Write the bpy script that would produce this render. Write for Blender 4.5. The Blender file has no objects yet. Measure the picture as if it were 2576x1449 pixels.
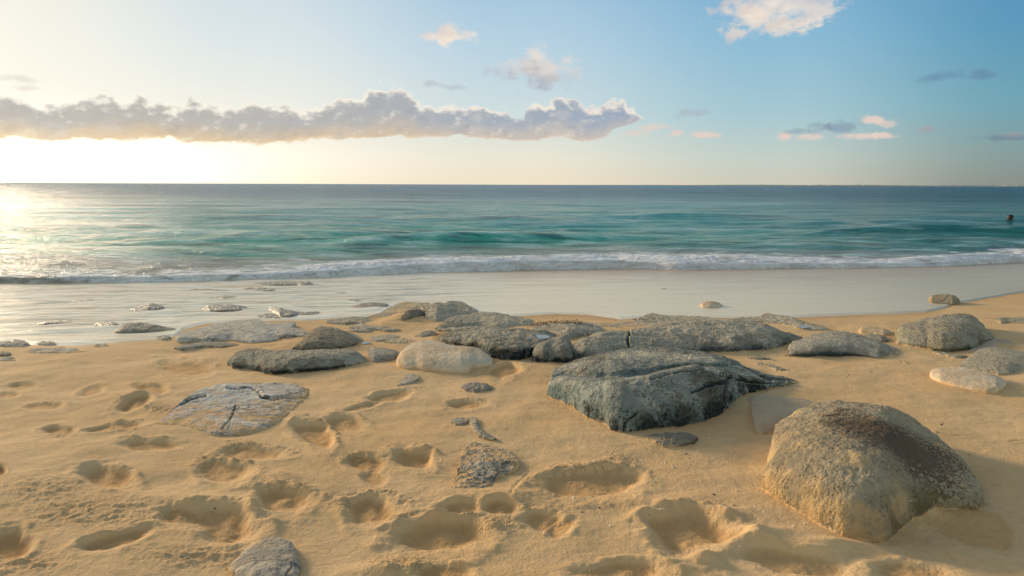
import bpy, math, random
import numpy as np
from mathutils import Matrix, Vector, Euler
random.seed(7)
rng = np.random.default_rng(11)
scene = bpy.context.scene
C = scene.collection
# ------------------------------------------------------------------ camera
DW, DH = 2576.0, 1449.0
FPX = 1717.0
CAMZ = 1.55
PITCH = math.atan((724.5 - 464.5) / FPX)
ROLL = math.radians(0.24)
cam_d = bpy.data.cameras.new("camera")
cam = bpy.data.objects.new("camera", cam_d)
C.objects.link(cam)
cam_d.sensor_width = 36.0
cam_d.lens = 36.0 * FPX / DW
cam_d.clip_start = 0.05
cam_d.clip_end = 60000
Rm = Matrix.Rotation(math.radians(90) - PITCH, 3, 'X') @ Matrix.Rotation(ROLL, 3, 'Z')
cam.matrix_world = Matrix.Translation((0, 0, CAMZ)) @ Rm.to_4x4()
scene.camera = cam
RN = np.array(Rm)

def rays(px, py):
    px = np.asarray(px, float); py = np.asarray(py, float)
    d = np.stack([(px - DW / 2) / FPX, -(py - DH / 2) / FPX, -np.ones_like(px)], -1)
    return d @ RN.T

def azel(px, py):
    d = rays(px, py)
    return (np.degrees(np.arctan2(d[..., 0], d[..., 1])),
            np.degrees(np.arctan2(d[..., 2], np.hypot(d[..., 0], d[..., 1]))))

# ------------------------------------------------------------------ noise
_r = np.random.default_rng(3)
PERM = _r.permutation(512).astype(np.int64)
PERM = np.concatenate([PERM, PERM, PERM, PERM])
_g = _r.normal(size=(512, 3)); GR = _g / np.linalg.norm(_g, axis=1)[:, None]

def perlin(x, y, z=0.0):
    x, y, z = np.broadcast_arrays(np.asarray(x, float), np.asarray(y, float), np.asarray(z, float))
    xi = np.floor(x).astype(np.int64); yi = np.floor(y).astype(np.int64); zi = np.floor(z).astype(np.int64)
    xf = x - xi; yf = y - yi; zf = z - zi
    u = xf**3 * (xf * (xf * 6 - 15) + 10); v = yf**3 * (yf * (yf * 6 - 15) + 10); w = zf**3 * (zf * (zf * 6 - 15) + 10)
    def g(dx, dy, dz):
        h = PERM[(PERM[(PERM[(xi + dx) & 511] + yi + dy) & 511] + zi + dz) & 511]
        gg = GR[h]
        return gg[..., 0] * (xf - dx) + gg[..., 1] * (yf - dy) + gg[..., 2] * (zf - dz)
    a = g(0, 0, 0) * (1 - u) + g(1, 0, 0) * u
    b = g(0, 1, 0) * (1 - u) + g(1, 1, 0) * u
    c = g(0, 0, 1) * (1 - u) + g(1, 0, 1) * u
    d = g(0, 1, 1) * (1 - u) + g(1, 1, 1) * u
    return ((a * (1 - v) + b * v) * (1 - w) + (c * (1 - v) + d * v) * w) * 1.4

def perlin2(x, y, s=0.37):
    # cheap 2-D slice
    x, y = np.broadcast_arrays(np.asarray(x, float), np.asarray(y, float))
    sx = int(s * 971) & 511
    xi = np.floor(x).astype(np.int64); yi = np.floor(y).astype(np.int64)
    xf = x - xi; yf = y - yi
    u = xf**3 * (xf * (xf * 6 - 15) + 10); v = yf**3 * (yf * (yf * 6 - 15) + 10)
    def g(dx, dy):
        h = PERM[(PERM[(xi + dx + sx) & 511] + yi + dy) & 511]
        gg = GR[h]
        return gg[..., 0] * (xf - dx) + gg[..., 1] * (yf - dy)
    return ((g(0, 0) * (1 - u) + g(1, 0) * u) * (1 - v) + (g(0, 1) * (1 - u) + g(1, 1) * u) * v) * 1.7

def fbm3(p, f, o=4, gain=0.5, seed=0.0, ridged=False):
    s = 0; a = 1.0; n = 0
    for i in range(o):
        v = perlin(p[..., 0] * f + seed + i * 7.1, p[..., 1] * f + seed * 1.7, p[..., 2] * f + i * 3.3)
        if ridged: v = 1 - 2 * np.abs(v)
        s = s + a * v; n += a; a *= gain; f *= 2.03
    return s / n

def fbm2(x, y, o=4, gain=0.5, seed=0.1):
    s = 0; a = 1.0; n = 0
    for i in range(o):
        s = s + a * perlin2(x, y, seed + i * 0.173); n += a; a *= gain; x = x * 2.03 + 5.3; y = y * 2.03 + 1.7
    return s / n

def sst(a, b, x):
    t = np.clip((x - a) / (b - a), 0, 1)
    return t * t * (3 - 2 * t)

# ------------------------------------------------------------------ ground base
_s = np.array([-30, -5, 0, 2, 4, 6, 8, 10, 12, 16, 30, 100, 400, 40000.])
_z = np.array([1.3, .62, .47, .42, .31, .17, .075, .015, -.05, -.35, -1.8, -5, -12, -40.])
_ss = np.linspace(-30, 60, 1801); _zz = np.interp(_ss, _s, _z)
for _ in range(3):
    _zz[20:-20] = np.convolve(_zz, np.ones(41) / 41, 'same')[20:-20]
def zb(x, y):
    s = y - 0.2 * x
    s = np.where(np.abs(x) > 0, s, s)
    return np.where(s < 60, np.interp(s, _ss, _zz), np.interp(s, _s, _z))

def ground(px, py, dz=0.0):
    """point where the pixel's ray meets the smooth beach (raised by dz)"""
    d = rays(px, py)
    hz = np.hypot(d[..., 0], d[..., 1]); ux = d[..., 0] / hz; uy = d[..., 1] / hz; sl = d[..., 2] / hz
    r = np.full_like(hz, 3.0); lo = np.full_like(hz, 0.2); hi = np.full_like(hz, 60.0)
    for _ in range(40):
        r = (lo + hi) / 2
        above = CAMZ + sl * r > zb(ux * r, uy * r) + dz
        lo = np.where(above, r, lo); hi = np.where(above, hi, r)
    return ux * r, uy * r, r

def seaplane(px, py, z=0.0):
    d = rays(px, py)
    t = (z - CAMZ) / d[..., 2]
    return d[..., 0] * t, d[..., 1] * t

# ------------------------------------------------------------------ mesh helpers
def grid_mesh(name, P, wrap=False):
    nv, nu = P.shape[:2]
    me = bpy.data.meshes.new(name)
    me.vertices.add(nv * nu)
    me.vertices.foreach_set('co', P.reshape(-1).astype(np.float32))
    i = np.arange(nv - 1)[:, None] * nu + np.arange(nu - 1)[None, :]
    q = np.stack([i, i + 1, i + nu + 1, i + nu], -1).reshape(-1, 4)
    if wrap:
        j = np.arange(nv - 1) * nu
        q = np.concatenate([q, np.stack([j + nu - 1, j, j + nu, j + 2 * nu - 1], -1)])
    n = len(q)
    me.loops.add(n * 4); me.polygons.add(n)
    me.loops.foreach_set('vertex_index', q.reshape(-1).astype(np.int32))
    me.polygons.foreach_set('loop_start', (np.arange(n) * 4).astype(np.int32))
    me.polygons.foreach_set('loop_total', np.full(n, 4, np.int32))
    me.polygons.foreach_set('use_smooth', np.ones(n, bool))
    me.update(calc_edges=True)
    return me

def attr(me, name, v):
    a = me.attributes.new(name, 'FLOAT', 'POINT')
    a.data.foreach_set('value', np.asarray(v, np.float32).reshape(-1))

def link(name, me, mat=None, label=None, cat=None, group=None, kind=None, parent=None):
    o = bpy.data.objects.new(name, me); C.objects.link(o)
    if mat: me.materials.append(mat)
    if parent: o.parent = parent
    if label: o['label'] = label
    if cat: o['category'] = cat
    if group: o['group'] = group
    if kind: o['kind'] = kind
    return o

# ------------------------------------------------------------------ node DSL
def lin(r, g, b):
    f = lambda c: c / 12.92 if c <= 0.04045 else ((c + 0.055) / 1.055) ** 2.4
    return (f(r / 255), f(g / 255), f(b / 255), 1.0)

class NT:
    def __init__(s, nt): s.nt = nt
    def node(s, t, **k):
        n = s.nt.nodes.new(t)
        for a, b in k.items(): setattr(n, a, b)
        return n
    def put(s, sock, v):
        if isinstance(v, X): s.nt.links.new(v.s, sock)
        elif v is not None:
            sock.default_value = v
    def math(s, op, a, b=None, c=None, clamp=False):
        n = s.node('ShaderNodeMath', operation=op, use_clamp=clamp)
        s.put(n.inputs[0], a)
        if b is not None: s.put(n.inputs[1], b)
        if c is not None: s.put(n.inputs[2], c)
        return X(s, n.outputs[0])
    def mix(s, f, a, b, blend='MIX'):
        n = s.node('ShaderNodeMix', data_type='RGBA', blend_type=blend)
        s.put(n.inputs[0], f); s.put(n.inputs[6], a); s.put(n.inputs[7], b)
        return X(s, n.outputs[2])
    def ss(s, a, b, x):
        n = s.node('ShaderNodeMapRange', interpolation_type='SMOOTHSTEP')
        s.put(n.inputs[0], x); s.put(n.inputs[1], a); s.put(n.inputs[2], b)
        n.inputs[3].default_value = 0; n.inputs[4].default_value = 1
        return X(s, n.outputs[0])
    def vec(s, x, y, z):
        n = s.node('ShaderNodeCombineXYZ')
        s.put(n.inputs[0], x); s.put(n.inputs[1], y); s.put(n.inputs[2], z)
        return X(s, n.outputs[0])
    def noise(s, v, scale, detail=4, rough=.5, dist=0.0, lac=2.0):
        n = s.node('ShaderNodeTexNoise'); s.put(n.inputs['Vector'], v)
        n.inputs['Scale'].default_value = scale; n.inputs['Detail'].default_value = detail
        n.inputs['Roughness'].default_value = rough; n.inputs['Distortion'].default_value = dist
        n.inputs['Lacunarity'].default_value = lac
        return X(s, n.outputs[0])
    def voro(s, v, scale, feature='F1', smooth=None, rand=1.0):
        n = s.node('ShaderNodeTexVoronoi', feature=feature); s.put(n.inputs['Vector'], v)
        n.inputs['Scale'].default_value = scale; n.inputs['Randomness'].default_value = rand
        return X(s, n.outputs[0])
    def attr(s, name):
        n = s.node('ShaderNodeAttribute', attribute_name=name)
        return X(s, n.outputs['Fac'])
    def scale(s, v, sx, sy, sz):
        n = s.node('ShaderNodeVectorMath', operation='MULTIPLY'); s.put(n.inputs[0], v)
        n.inputs[1].default_value = (sx, sy, sz)
        return X(s, n.outputs[0])
    def vadd(s, v, w):
        n = s.node('ShaderNodeVectorMath', operation='ADD'); s.put(n.inputs[0], v); s.put(n.inputs[1], w)
        return X(s, n.outputs[0])
    def bump(s, h, strength, dist, normal=None):
        n = s.node('ShaderNodeBump'); n.inputs['Strength'].default_value = strength
        n.inputs['Distance'].default_value = dist; s.put(n.inputs['Height'], h)
        if normal is not None: s.put(n.inputs['Normal'], normal)
        return X(s, n.outputs[0])

class X:
    def __init__(s, g, sock): s.g = g; s.s = sock
    def __add__(s, o): return s.g.math('ADD', s, o)
    __radd__ = __add__
    def __mul__(s, o): return s.g.math('MULTIPLY', s, o)
    __rmul__ = __mul__
    def __sub__(s, o): return s.g.math('SUBTRACT', s, o)
    def __rsub__(s, o): return s.g.math('SUBTRACT', o, s)
    def __truediv__(s, o): return s.g.math('DIVIDE', s, o)
    def max(s, o): return s.g.math('MAXIMUM', s, o)
    def min(s, o): return s.g.math('MINIMUM', s, o)

def new_mat(name):
    m = bpy.data.materials.new(name); m.use_nodes = True
    g = NT(m.node_tree); b = m.node_tree.nodes['Principled BSDF']
    return m, g, b

# ------------------------------------------------------------------ world
SUN_AZ, SUN_EL = -47.5, 12.0
def build_world():
    w = bpy.data.worlds.new("World"); scene.world = w; w.use_nodes = True
    nt = w.node_tree; g = NT(nt)
    for n in list(nt.nodes): nt.nodes.remove(n)
    out = g.node('ShaderNodeOutputWorld'); bg = g.node('ShaderNodeBackground')
    nt.links.new(bg.outputs[0], out.inputs[0])
    tc = g.node('ShaderNodeTexCoord'); sp = g.node('ShaderNodeSeparateXYZ')
    nt.links.new(tc.outputs['Generated'], sp.inputs[0])
    x, y, z = (X(g, sp.outputs[i]) for i in range(3))
    D2 = 180 / math.pi
    az = g.math('ARCTAN2', x, y) * D2
    el = g.math('ARCSINE', z) * D2
    # clear sky: columns of elevation ramps blended over azimuth
    els = [0.0, 2.1, 5.5, 10.5, 15.3, 35, 90]
    Z1 = (150, 178, 205); Z2 = (120, 155, 195)
    cols = {
        -36.9: [(255, 252, 238), (255, 252, 240), (253, 249, 236), (245, 243, 232), (238, 235, 222), Z1, Z2],
        -20.4: [(255, 241, 216), (255, 246, 230), (241, 240, 229), (220, 230, 232), (204, 219, 228), Z1, Z2],
        0.0: [(241, 226, 200), (236, 231, 212), (209, 223, 223), (186, 211, 226), (163, 198, 222), (130, 170, 208), Z2],
        20.5: [(206, 201, 183), (196, 207, 198), (166, 200, 210), (142, 188, 213), (122, 173, 209), (100, 150, 200), Z2],
        36.9: [(138, 144, 136), (136, 157, 155), (114, 165, 180), (92, 153, 187), (84, 142, 182), (80, 140, 190), Z2]}
    v = (el / 90.0).max(0.0)
    prev = None; pa = None
    for a, cs in cols.items():
        r = g.node('ShaderNodeValToRGB'); cr = r.color_ramp; cr.interpolation = 'B_SPLINE' if False else 'LINEAR'
        while len(cr.elements) < len(cs): cr.elements.new(0.5)
        for e, p, c in zip(cr.elements, els, cs): e.position = p / 90
        for i, (p, c) in enumerate(zip(els, cs)):
            cr.elements[i].position = p / 90; cr.elements[i].color = lin(*c)
        g.put(r.inputs[0], v); cur = X(g, r.outputs[0])
        if prev is None: prev = cur
        else: prev = g.mix(g.ss(pa, a, az), prev, cur)
        pa = a
    sky = prev
    # Nishita sky for everything above and behind the part in view
    st = g.node('ShaderNodeTexSky', sky_type='NISHITA'); st.sun_disc = False
    st.sun_elevation = math.radians(SUN_EL); st.sun_rotation = math.radians(SUN_AZ)
    st.air_density = 1.0; st.dust_density = 1.2
    nish = g.mix(1.0, X(g, st.outputs[0]), (NISH, NISH * .85, NISH * .69, 1), 'MULTIPLY')
    absaz = g.math('ABSOLUTE', az)
    f = g.ss(24.0, 50.0, el).max(g.ss(52.0, 95.0, absaz))
    # warm glow round the low sun
    sv = (math.sin(math.radians(-43)), math.cos(math.radians(-43)), .03)
    dt = x * sv[0] + y * sv[1] + z * sv[2]
    gl = g.math('POWER', dt.max(0.0), 14.0)
    gl2 = g.math('POWER', dt.max(0.0), 28.0) * g.math('EXPONENT', g.math('POWER', (el - .6) / 2.6, 2.0) * -1.0)
    glow = g.mix(1.0, g.mix(gl, (0, 0, 0, 1), (.04, .03, .01, 1)), g.mix(gl2, (0, 0, 0, 1), (2.5, 2.05, 1.35, 1)), 'ADD')
    s3 = [math.sin(math.radians(-48)) * math.cos(math.radians(9.5)), math.cos(math.radians(-48)) * math.cos(math.radians(9.5)), math.sin(math.radians(9.5))]
    gl3 = g.math('POWER', (x * s3[0] + y * s3[1] + z * s3[2]).max(0.0), 320.0)
    glow = g.mix(1.0, glow, g.mix(gl3, (0, 0, 0, 1), (28, 22, 13, 1)), 'ADD')
    # ---------------- clouds
    cv = g.vec(az * 0.14, el * 0.20, 0.0)
    n1 = g.noise(cv, 5.5, 7, .55) - 0.5
    n2 = g.noise(g.vec(az * 0.14 + 7.0, el * 0.22 + 3.0, 1.0), 2.6, 5, .5) - 0.5
    n3 = g.noise(g.vec(az * 0.10 + 2.0, el * 0.30, 2.0), 3.0, 6, .6) - 0.5
    vr = g.voro(g.vadd(g.vec(az * 0.17, el * 0.22, .3), g.vec(n1 * .25, n2 * .25, 0.0)), 6.5)
    puff = 0.45 - vr
    lv = g.vec(az * .42, el * .62, .7); nL = g.noise(lv, 1.5, 7, .6) - 0.5
    nLb = g.noise(g.vec(az * .42 - .16, el * .62 + .20, .7), 1.5, 7, .6) - 0.5
    nH = g.noise(g.vec(az * 1.1, el * 1.6, 5.0), 1.4, 5, .6) - 0.5
    rel = nL - nLb
    def curve(pts, a0, a1, e0, e1):
        p = np.array(pts, float); A, E = azel(p[:, 0], p[:, 1])
        n = g.node('ShaderNodeFloatCurve'); c = n.mapping.curves[0]
        u = (A - a0) / (a1 - a0); vv = (E - e0) / (e1 - e0)
        while len(c.points) < len(u): c.points.new(0.5, 0.5)
        for i in range(len(u)):
            c.points[i].location = (float(np.clip(u[i], 0, 1)), float(np.clip(vv[i], 0, 1)))
        n.mapping.update()
        g.put(n.inputs['Value'], (az - a0) / (a1 - a0))
        return X(g, n.outputs[0]) * (e1 - e0) + e0
    a0, a1 = float(azel(-60, 300)[0]), float(azel(1700, 300)[0])
    top = curve([(-60, 240), (0, 234), (40, 232), (70, 245), (95, 260), (135, 260), (180, 242), (235, 236), (290, 228), (315, 245), (345, 234), (375, 250), (430, 256), (500, 249), (560, 262), (640, 252), (700, 262), (775, 268), (830, 250), (860, 240), (900, 240), (945, 220), (990, 214), (1025, 228), (1048, 255), (1065, 268), (1085, 268), (1105, 264), (1160, 262), (1200, 270), (1265, 268), (1290, 278), (1305, 280), (1325, 262), (1370, 250), (1430, 246), (1480, 262), (1500, 265), (1545, 250), (1590, 262), (1615, 275), (1632, 292), (1650, 310), (1700, 330)], a0, a1, 0, 9)
    bot = curve([(-60, 350), (0, 352), (60, 350), (140, 359), (200, 352), (300, 356), (400, 350), (480, 362), (570, 360), (700, 362), (800, 352), (900, 350), (1050, 346), (1150, 348), (1250, 353), (1330, 357), (1400, 345), (1480, 356), (1540, 342), (1590, 322), (1620, 304), (1650, 300), (1700, 315)], a0, a1, 0, 9)
    dtop = top - el + n1 * .9 + nL * 2.1 + nH * .45 + puff * .6 - .02
    dbot = el - bot + n1 * .3 + nL * .9 + nH * .3
    d0 = dtop.min(dbot * 1.6)
    # gaps in the bank
    for (px, py, rx, ry, k) in [(1312, 305, 20, 26, .8), (1245, 320, 26, 10, .7), (262, 320, 60, 16, .22), (1270, 300, 22, 12, .5), (690, 275, 10, 6, .6), (1580, 330, 50, 24, .9), (1150, 330, 20, 18, .35)]:
        A, E = azel(px, py); s_ = FPX * math.pi / 180
        q = g.math('POWER', (az - float(A)) / (rx / s_), 2.0) + g.math('POWER', (el - float(E)) / (ry / s_), 2.0)
        d0 = d0 - g.math('EXPONENT', q * -1.0) * k
    bank = g.ss(-.04, 0.34, d0) * (1.0 - g.ss(a1 - 1.5, a1 - .5, az))
    # bank colours
    hfrac = ((el - bot) / ((top - bot).max(.3))).max(0.0).min(1.2)
    rb = g.ss(-30.0, 14.0, az)
    low = g.mix(rb, lin(222, 196, 158), lin(200, 190, 184))
    mid = g.mix(rb, lin(188, 184, 178), lin(156, 171, 189))
    body = g.mix(g.ss(0.0, .55, hfrac + n3 * .5), low, mid)
    body = g.mix(g.ss(.02, .34, n2 + n1 * .4) * .5, body, lin(222, 212, 202))
    body = g.mix(g.ss(.0, .36, n3 * -1.0 + n1 * .3) * .35, body, lin(140, 150, 168))
    rim = g.mix(rb, lin(255, 250, 234), lin(250, 236, 220))
    rimf = (1.0 - g.ss(0.12, .80, dtop + n2 * 1.2)) * .97
    body = g.mix(g.ss(.05, .24, rel) * .38, body, rim)
    body = g.mix(g.ss(.02, .22, rel * -1.0) * .35, body, g.mix(rb, lin(176, 164, 152), lin(140, 154, 176)))
    body = g.mix(rimf, body, rim)
    ub = g.ss(.62, .0, dbot)          # under-edge catching the low light
    body = g.mix((1.0 - g.ss(0.0, .35, dbot)) * .55, body, g.mix(rb, lin(255, 225, 175), lin(240, 212, 180)))
    sky = g.mix(bank * .96, sky, body)
    # loose clouds: px, py, rx, ry, strength, colour light/grey
    W = lin(250, 232, 212); G_ = lin(172, 178, 188); PK = lin(228, 208, 196); BG = lin(120, 140, 160)
    loose = [(1120, 84, 36, 30, 1.3, 0, W), (1092, 92, 46, 14, 1.0, 0, W), (1155, 92, 50, 15, .9, 0, W), (1190, 84, 20, 7, .5, 0, W),
             (1290, 175, 56, 26, .6, 0, lin(185, 190, 200)), (1340, 152, 34, 34, 1.0, 0, lin(212, 209, 207)), (1375, 184, 92, 38, 1.25, 0, lin(176, 180, 191)),
             (1950, 10, 130, 62, 2.4, 0, lin(236, 222, 212)), (1870, 35, 72, 34, 1.6, 0, lin(238, 220, 202)), (1980, 62, 70, 26, 1.3, 0, lin(236, 218, 200)), (1850, 82, 30, 16, .8, 0, lin(225, 212, 204)), (1838, 98, 14, 14, .5, 0, lin(215, 205, 204)),
             (2060, 10, 60, 34, .8, 0, lin(205, 200, 206)),
             (1090, 210, 30, 9, .45, 0, G_), (1145, 221, 34, 7, .45, 0, G_), (45, 198, 42, 9, .5, 0, lin(205, 200, 190)), (65, 222, 26, 7, .4, 0, lin(205, 200, 190)),
             (1640, 322, 38, 11, .9, -.2, PK), (1600, 335, 36, 8, .8, -.2, PK), (1705, 335, 24, 10, 1.1, 0, PK), (1770, 340, 44, 8, 1.0, 0, PK), (1735, 282, 42, 9, .5, 0, G_), (1720, 290, 30, 10, .4, 0, G_),
             (1973, 345, 17, 10, 1.2, 0, PK), (2040, 345, 34, 8, .9, 0, PK), (2010, 330, 30, 7, .45, 0, BG), (2110, 321, 60, 14, .7, 0, lin(130, 150, 172)), (2080, 318, 20, 10, .5, 0, BG), (2200, 302, 26, 11, 1.2, 0, PK), (2235, 312, 30, 11, .7, 0, PK), (2175, 342, 60, 8, 1.1, 0, PK), (2215, 338, 20, 7, .9, 0, PK),
             (2330, 326, 18, 7, .6, 0, lin(170, 160, 165)), (2460, 184, 34, 13, .65, 0, lin(104, 132, 165)), (2340, 198, 40, 10, .45, 0, lin(104, 132, 165)), (2380, 190, 36, 9, .45, 0, lin(104, 132, 165)),
             (2530, 346, 54, 8, .8, 0, lin(116, 134, 150)), (2545, 338, 26, 6, .6, 0, lin(160, 156, 160))]
    s_ = FPX * math.pi / 180
    for (px, py, rx, ry, k, _, col) in loose:
        A, E = azel(px, py)
        sx = math.cos(math.radians(float(A))) ** 2; 
        ax = g.math('MULTIPLY_ADD', az, s_ / rx / 1.0 * (1 / max(.45, 1.0)) , -float(A) * s_ / rx)
        ey = g.math('MULTIPLY_ADD', el, s_ / ry, -float(E) * s_ / ry)
        q = 1.0 - g.math('SQRT', ax * ax + ey * ey + 0.0)
        dd = q + n1 * 1.2 + nL * (1.6 if rx > 100 else 2.6) + nH * (.5 if rx > 60 else 1.2) + .12
        m = g.ss(-.05, .95, dd) * min(.92, k * .9)
        if rx * ry > 500 and col[0] > .35:
            col = g.mix(g.ss(-.8, 1.0, ey * (-1.0 if py > 100 else .5) + ax * -.4 + rel * 2.0), g.mix(.65, col, lin(250, 236, 220)), g.mix(.5, col, lin(176, 180, 192)))
        sky = g.mix(m, sky, col)
    sky = g.mix(1.0 - bank * .8, sky, glow, 'ADD')
    fin = g.mix(f, sky, nish)
    # below the horizon (never seen past the sea)
    g.put(bg.inputs[0], fin); bg.inputs[1].default_value = 1.0
NISH = 0.31
build_world()
try:
    scene.world.cycles.sampling_method = 'MANUAL'; scene.world.cycles.sample_map_resolution = 512
except Exception: pass

sl = bpy.data.lights.new("sun", 'SUN'); sl.energy = 3.6; sl.angle = math.radians(11); sl.color = (1.0, .80, .56)
so = bpy.data.objects.new("sun", sl); C.objects.link(so)
LAZ, LEL = SUN_AZ, SUN_EL
sd = Vector((math.sin(math.radians(LAZ)) * math.cos(math.radians(LEL)), math.cos(math.radians(LAZ)) * math.cos(math.radians(LEL)), math.sin(math.radians(LEL))))
so.rotation_euler = sd.to_track_quat('Z', 'Y').to_euler()
scene.view_settings.view_transform = 'Standard'; scene.view_settings.look = 'None'
scene.view_settings.exposure = 0.0; scene.view_settings.gamma = 1.0

# ------------------------------------------------------------------ sand
# shoreline of the thin swash film (photo bottom edge of the water)
FILM = np.array([(-900, 900), (-300, 885), (0, 869), (60, 866), (180, 869), (300, 860), (400, 853), (440, 846), (462, 828), (520, 815), (600, 811), (680, 807), (760, 806), (860, 799), (905, 800), (950, 797), (985, 775), (1020, 764), (1100, 766), (1200, 790), (1290, 797), (1340, 793), (1400, 790), (1480, 793), (1560, 803), (1620, 800), (1700, 798), (1830, 800), (1900, 801), (2010, 798), (2100, 795), (2250, 790), (2330, 785), (2375, 776), (2395, 765), (2440, 758), (2500, 748), (2576, 735), (2900, 700), (3600, 672)], float)
BRK = np.array([(-900, 712), (-300, 705), (0, 700), (170, 697), (400, 694), (560, 693), (720, 687), (820, 686), (900, 681), (1000, 673), (1050, 668), (1200, 661), (1330, 657), (1500, 658), (1700, 665), (1900, 668), (2080, 667), (2250, 665), (2380, 661), (2480, 655), (2576, 648), (2900, 640), (3600, 640)], float)
fx, fy, fr = ground(FILM[:, 0], FILM[:, 1]); FAZ = np.degrees(np.arctan2(fx, fy))
bx_, by_ = seaplane(BRK[:, 0], BRK[:, 1], 0.0); BAZ = np.degrees(np.arctan2(bx_, by_)); BR = np.hypot(bx_, by_)
def film_r(az): return np.interp(az, FAZ, fr)
def brk_r(az): return np.interp(az, BAZ, BR)

# footprints: px,py,w,h,rot(deg on the photo),depth,crack
FP = [(1490, 1215, 262, 92, -6, .040, 1), (1112, 1352, 240, 104, -4, .046, .8), (945, 1284, 196, 82, 4, .042, .9), (785, 1092, 130, 66, 30, .038, .7), (870, 1068, 130, 46, 5, .024, .5),
      (925, 1168, 105, 46, 10, .026, .6), (1032, 1158, 120, 60, 8, .036, .8), (942, 1202, 70, 40, 0, .014, .4), (632, 1137, 158, 44, 6, .026, .8), (566, 1184, 136, 64, 4, .034, 1),
      (710, 1264, 165, 78, 4, .040, 1), (560, 1312, 215, 84, 8, .044, .4), (455, 1302, 130, 60, 0, .024, .2), (262, 1198, 156, 66, 14, .036, .5), (392, 1118, 160, 32, -2, .026, .4),
      (288, 1073, 140, 26, -6, .024, .5), (142, 1082, 104, 28, 2, .026, .2), (110, 1022, 108, 20, -3, .018, .3), (338, 1018, 112, 42, -14, .034, .6), (378, 980, 96, 32, 0, .022, .4),
      (232, 984, 76, 28, -16, .018, .1), (54, 972, 88, 20, -4, .016, 0), (22, 993, 70, 22, 0, .018, 0), (462, 928, 160, 44, 6, .022, 0), (985, 998, 128, 26, -10, .024, .6),
      (905, 1026, 130, 14, -12, .012, .2), (1180, 1020, 116, 30, -2, .026, .5), (1272, 936, 88, 38, -20, .026, .7), (1372, 1312, 150, 56, 14, .026, .6), (1418, 1326, 90, 40, -20, .014, .3), (1262, 1276, 100, 38, 4, .022, .5),
      (1160, 1278, 140, 40, -4, .020, .4), (1735, 1352, 310, 132, 8, .050, .2), (20, 1372, 130, 100, -8, .040, .6), (300, 1364, 200, 46, -16, .026, .5), (2450, 1330, 330, 130, 12, .014, 0),
      (1560, 1440, 260, 56, 0, .026, 0), (1120, 1440, 150, 50, 0, .02, .3), (2000, 1420, 300, 70, 8, .03, 0), (0, 1185, 36, 30, 0, .022, .4), (2300, 1440, 260, 60, 5, .02, 0)]
# mounds of sand : px,py,w,h,height
MD = [(1640, 1262, 330, 60, .012), (1900, 1350, 260, 40, .030), (2110, 1372, 220, 34, .022), (2330, 1285, 260, 60, .030), (1770, 1405, 80, 30, .028), (1725, 1355, 40, 22, .02), (960, 1436, 160, 40, .02), (700, 1200, 150, 44, .016),
      (380, 1020, 90, 36, .016), (1020, 800, 90, 24, .045), (950, 815, 120, 20, .03), (1330, 930, 80, 30, .01), (830, 1050, 160, 30, .014), (1860, 880, 80, 16, .03), (480, 1258, 300, 34, .016), (1500, 1168, 200, 22, .012), (640, 1385, 200, 50, .018), (1300, 1245, 300, 30, .012)]
CR = [(715, 1218, 130, 38), (1420, 1190, 90, 60), (1520, 1172, 160, 24), (540, 1165, 80, 30), (610, 1120, 120, 24), (1050, 1420, 200, 40), (860, 1268, 60, 50), (1262, 1312, 60, 30)]
CL = [(250, 1290, 380, 70), (480, 1400, 240, 50), (900, 1150, 80, 24), (1000, 1425, 140, 50), (160, 1096, 70, 18), (400, 1030, 80, 24), (320, 1080, 90, 20), (100, 1240, 200, 60), (1250, 1320, 90, 40), (60, 1420, 200, 60)]
LN = [([(0, 1040), (80, 1023), (150, 1000)], .003), ([(0, 1073), (120, 1046), (240, 1012), (330, 985)], .003), ([(0, 1100), (130, 1072), (270, 1030)], .002), ([(60, 1004), (200, 998), (330, 972)], .002), ([(2360, 1090), (2430, 1102), (2500, 1108), (2620, 1110)], .006), ([(2380, 1128), (2470, 1140), (2600, 1162)], .003),
      ([(1380, 1100), (1480, 1130), (1600, 1118), (1700, 1150), (1900, 1175)], .002), ([(1330, 1180), (1300, 1220), (1285, 1250)], .002)]

def ell(x, y, px, py, w, h, rot=0):
    c, s = math.cos(math.radians(rot)), math.sin(math.radians(rot))
    P = np.array([(px, py), (px + c * w / 2, py + s * w / 2), (px - s * h / 2, py + c * h / 2), (px + s * h / 2, py - c * h / 2)])
    gx, gy, _ = ground(P[:, 0], P[:, 1])
    cx = .5 * (gx[2] + gx[3]); cy = .5 * (gy[2] + gy[3])
    M = np.array([[gx[1] - gx[0], .5 * (gx[3] - gx[2])], [gy[1] - gy[0], .5 * (gy[3] - gy[2])]])
    I = np.linalg.inv(M)
    dx = x - cx; dy = y - cy
    return I[0, 0] * dx + I[0, 1] * dy, I[1, 0] * dx + I[1, 1] * dy

def seg_dist(x, y, pts):
    d = np.full(x.shape, 1e9)
    for (a, b), (c, e) in zip(pts[:-1], pts[1:]):
        vx, vy = c - a, e - b; L = vx * vx + vy * vy
        t = np.clip(((x - a) * vx + (y - b) * vy) / L, 0, 1)
        d = np.minimum(d, np.hypot(x - a - t * vx, y - b - t * vy))
    return d

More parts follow.
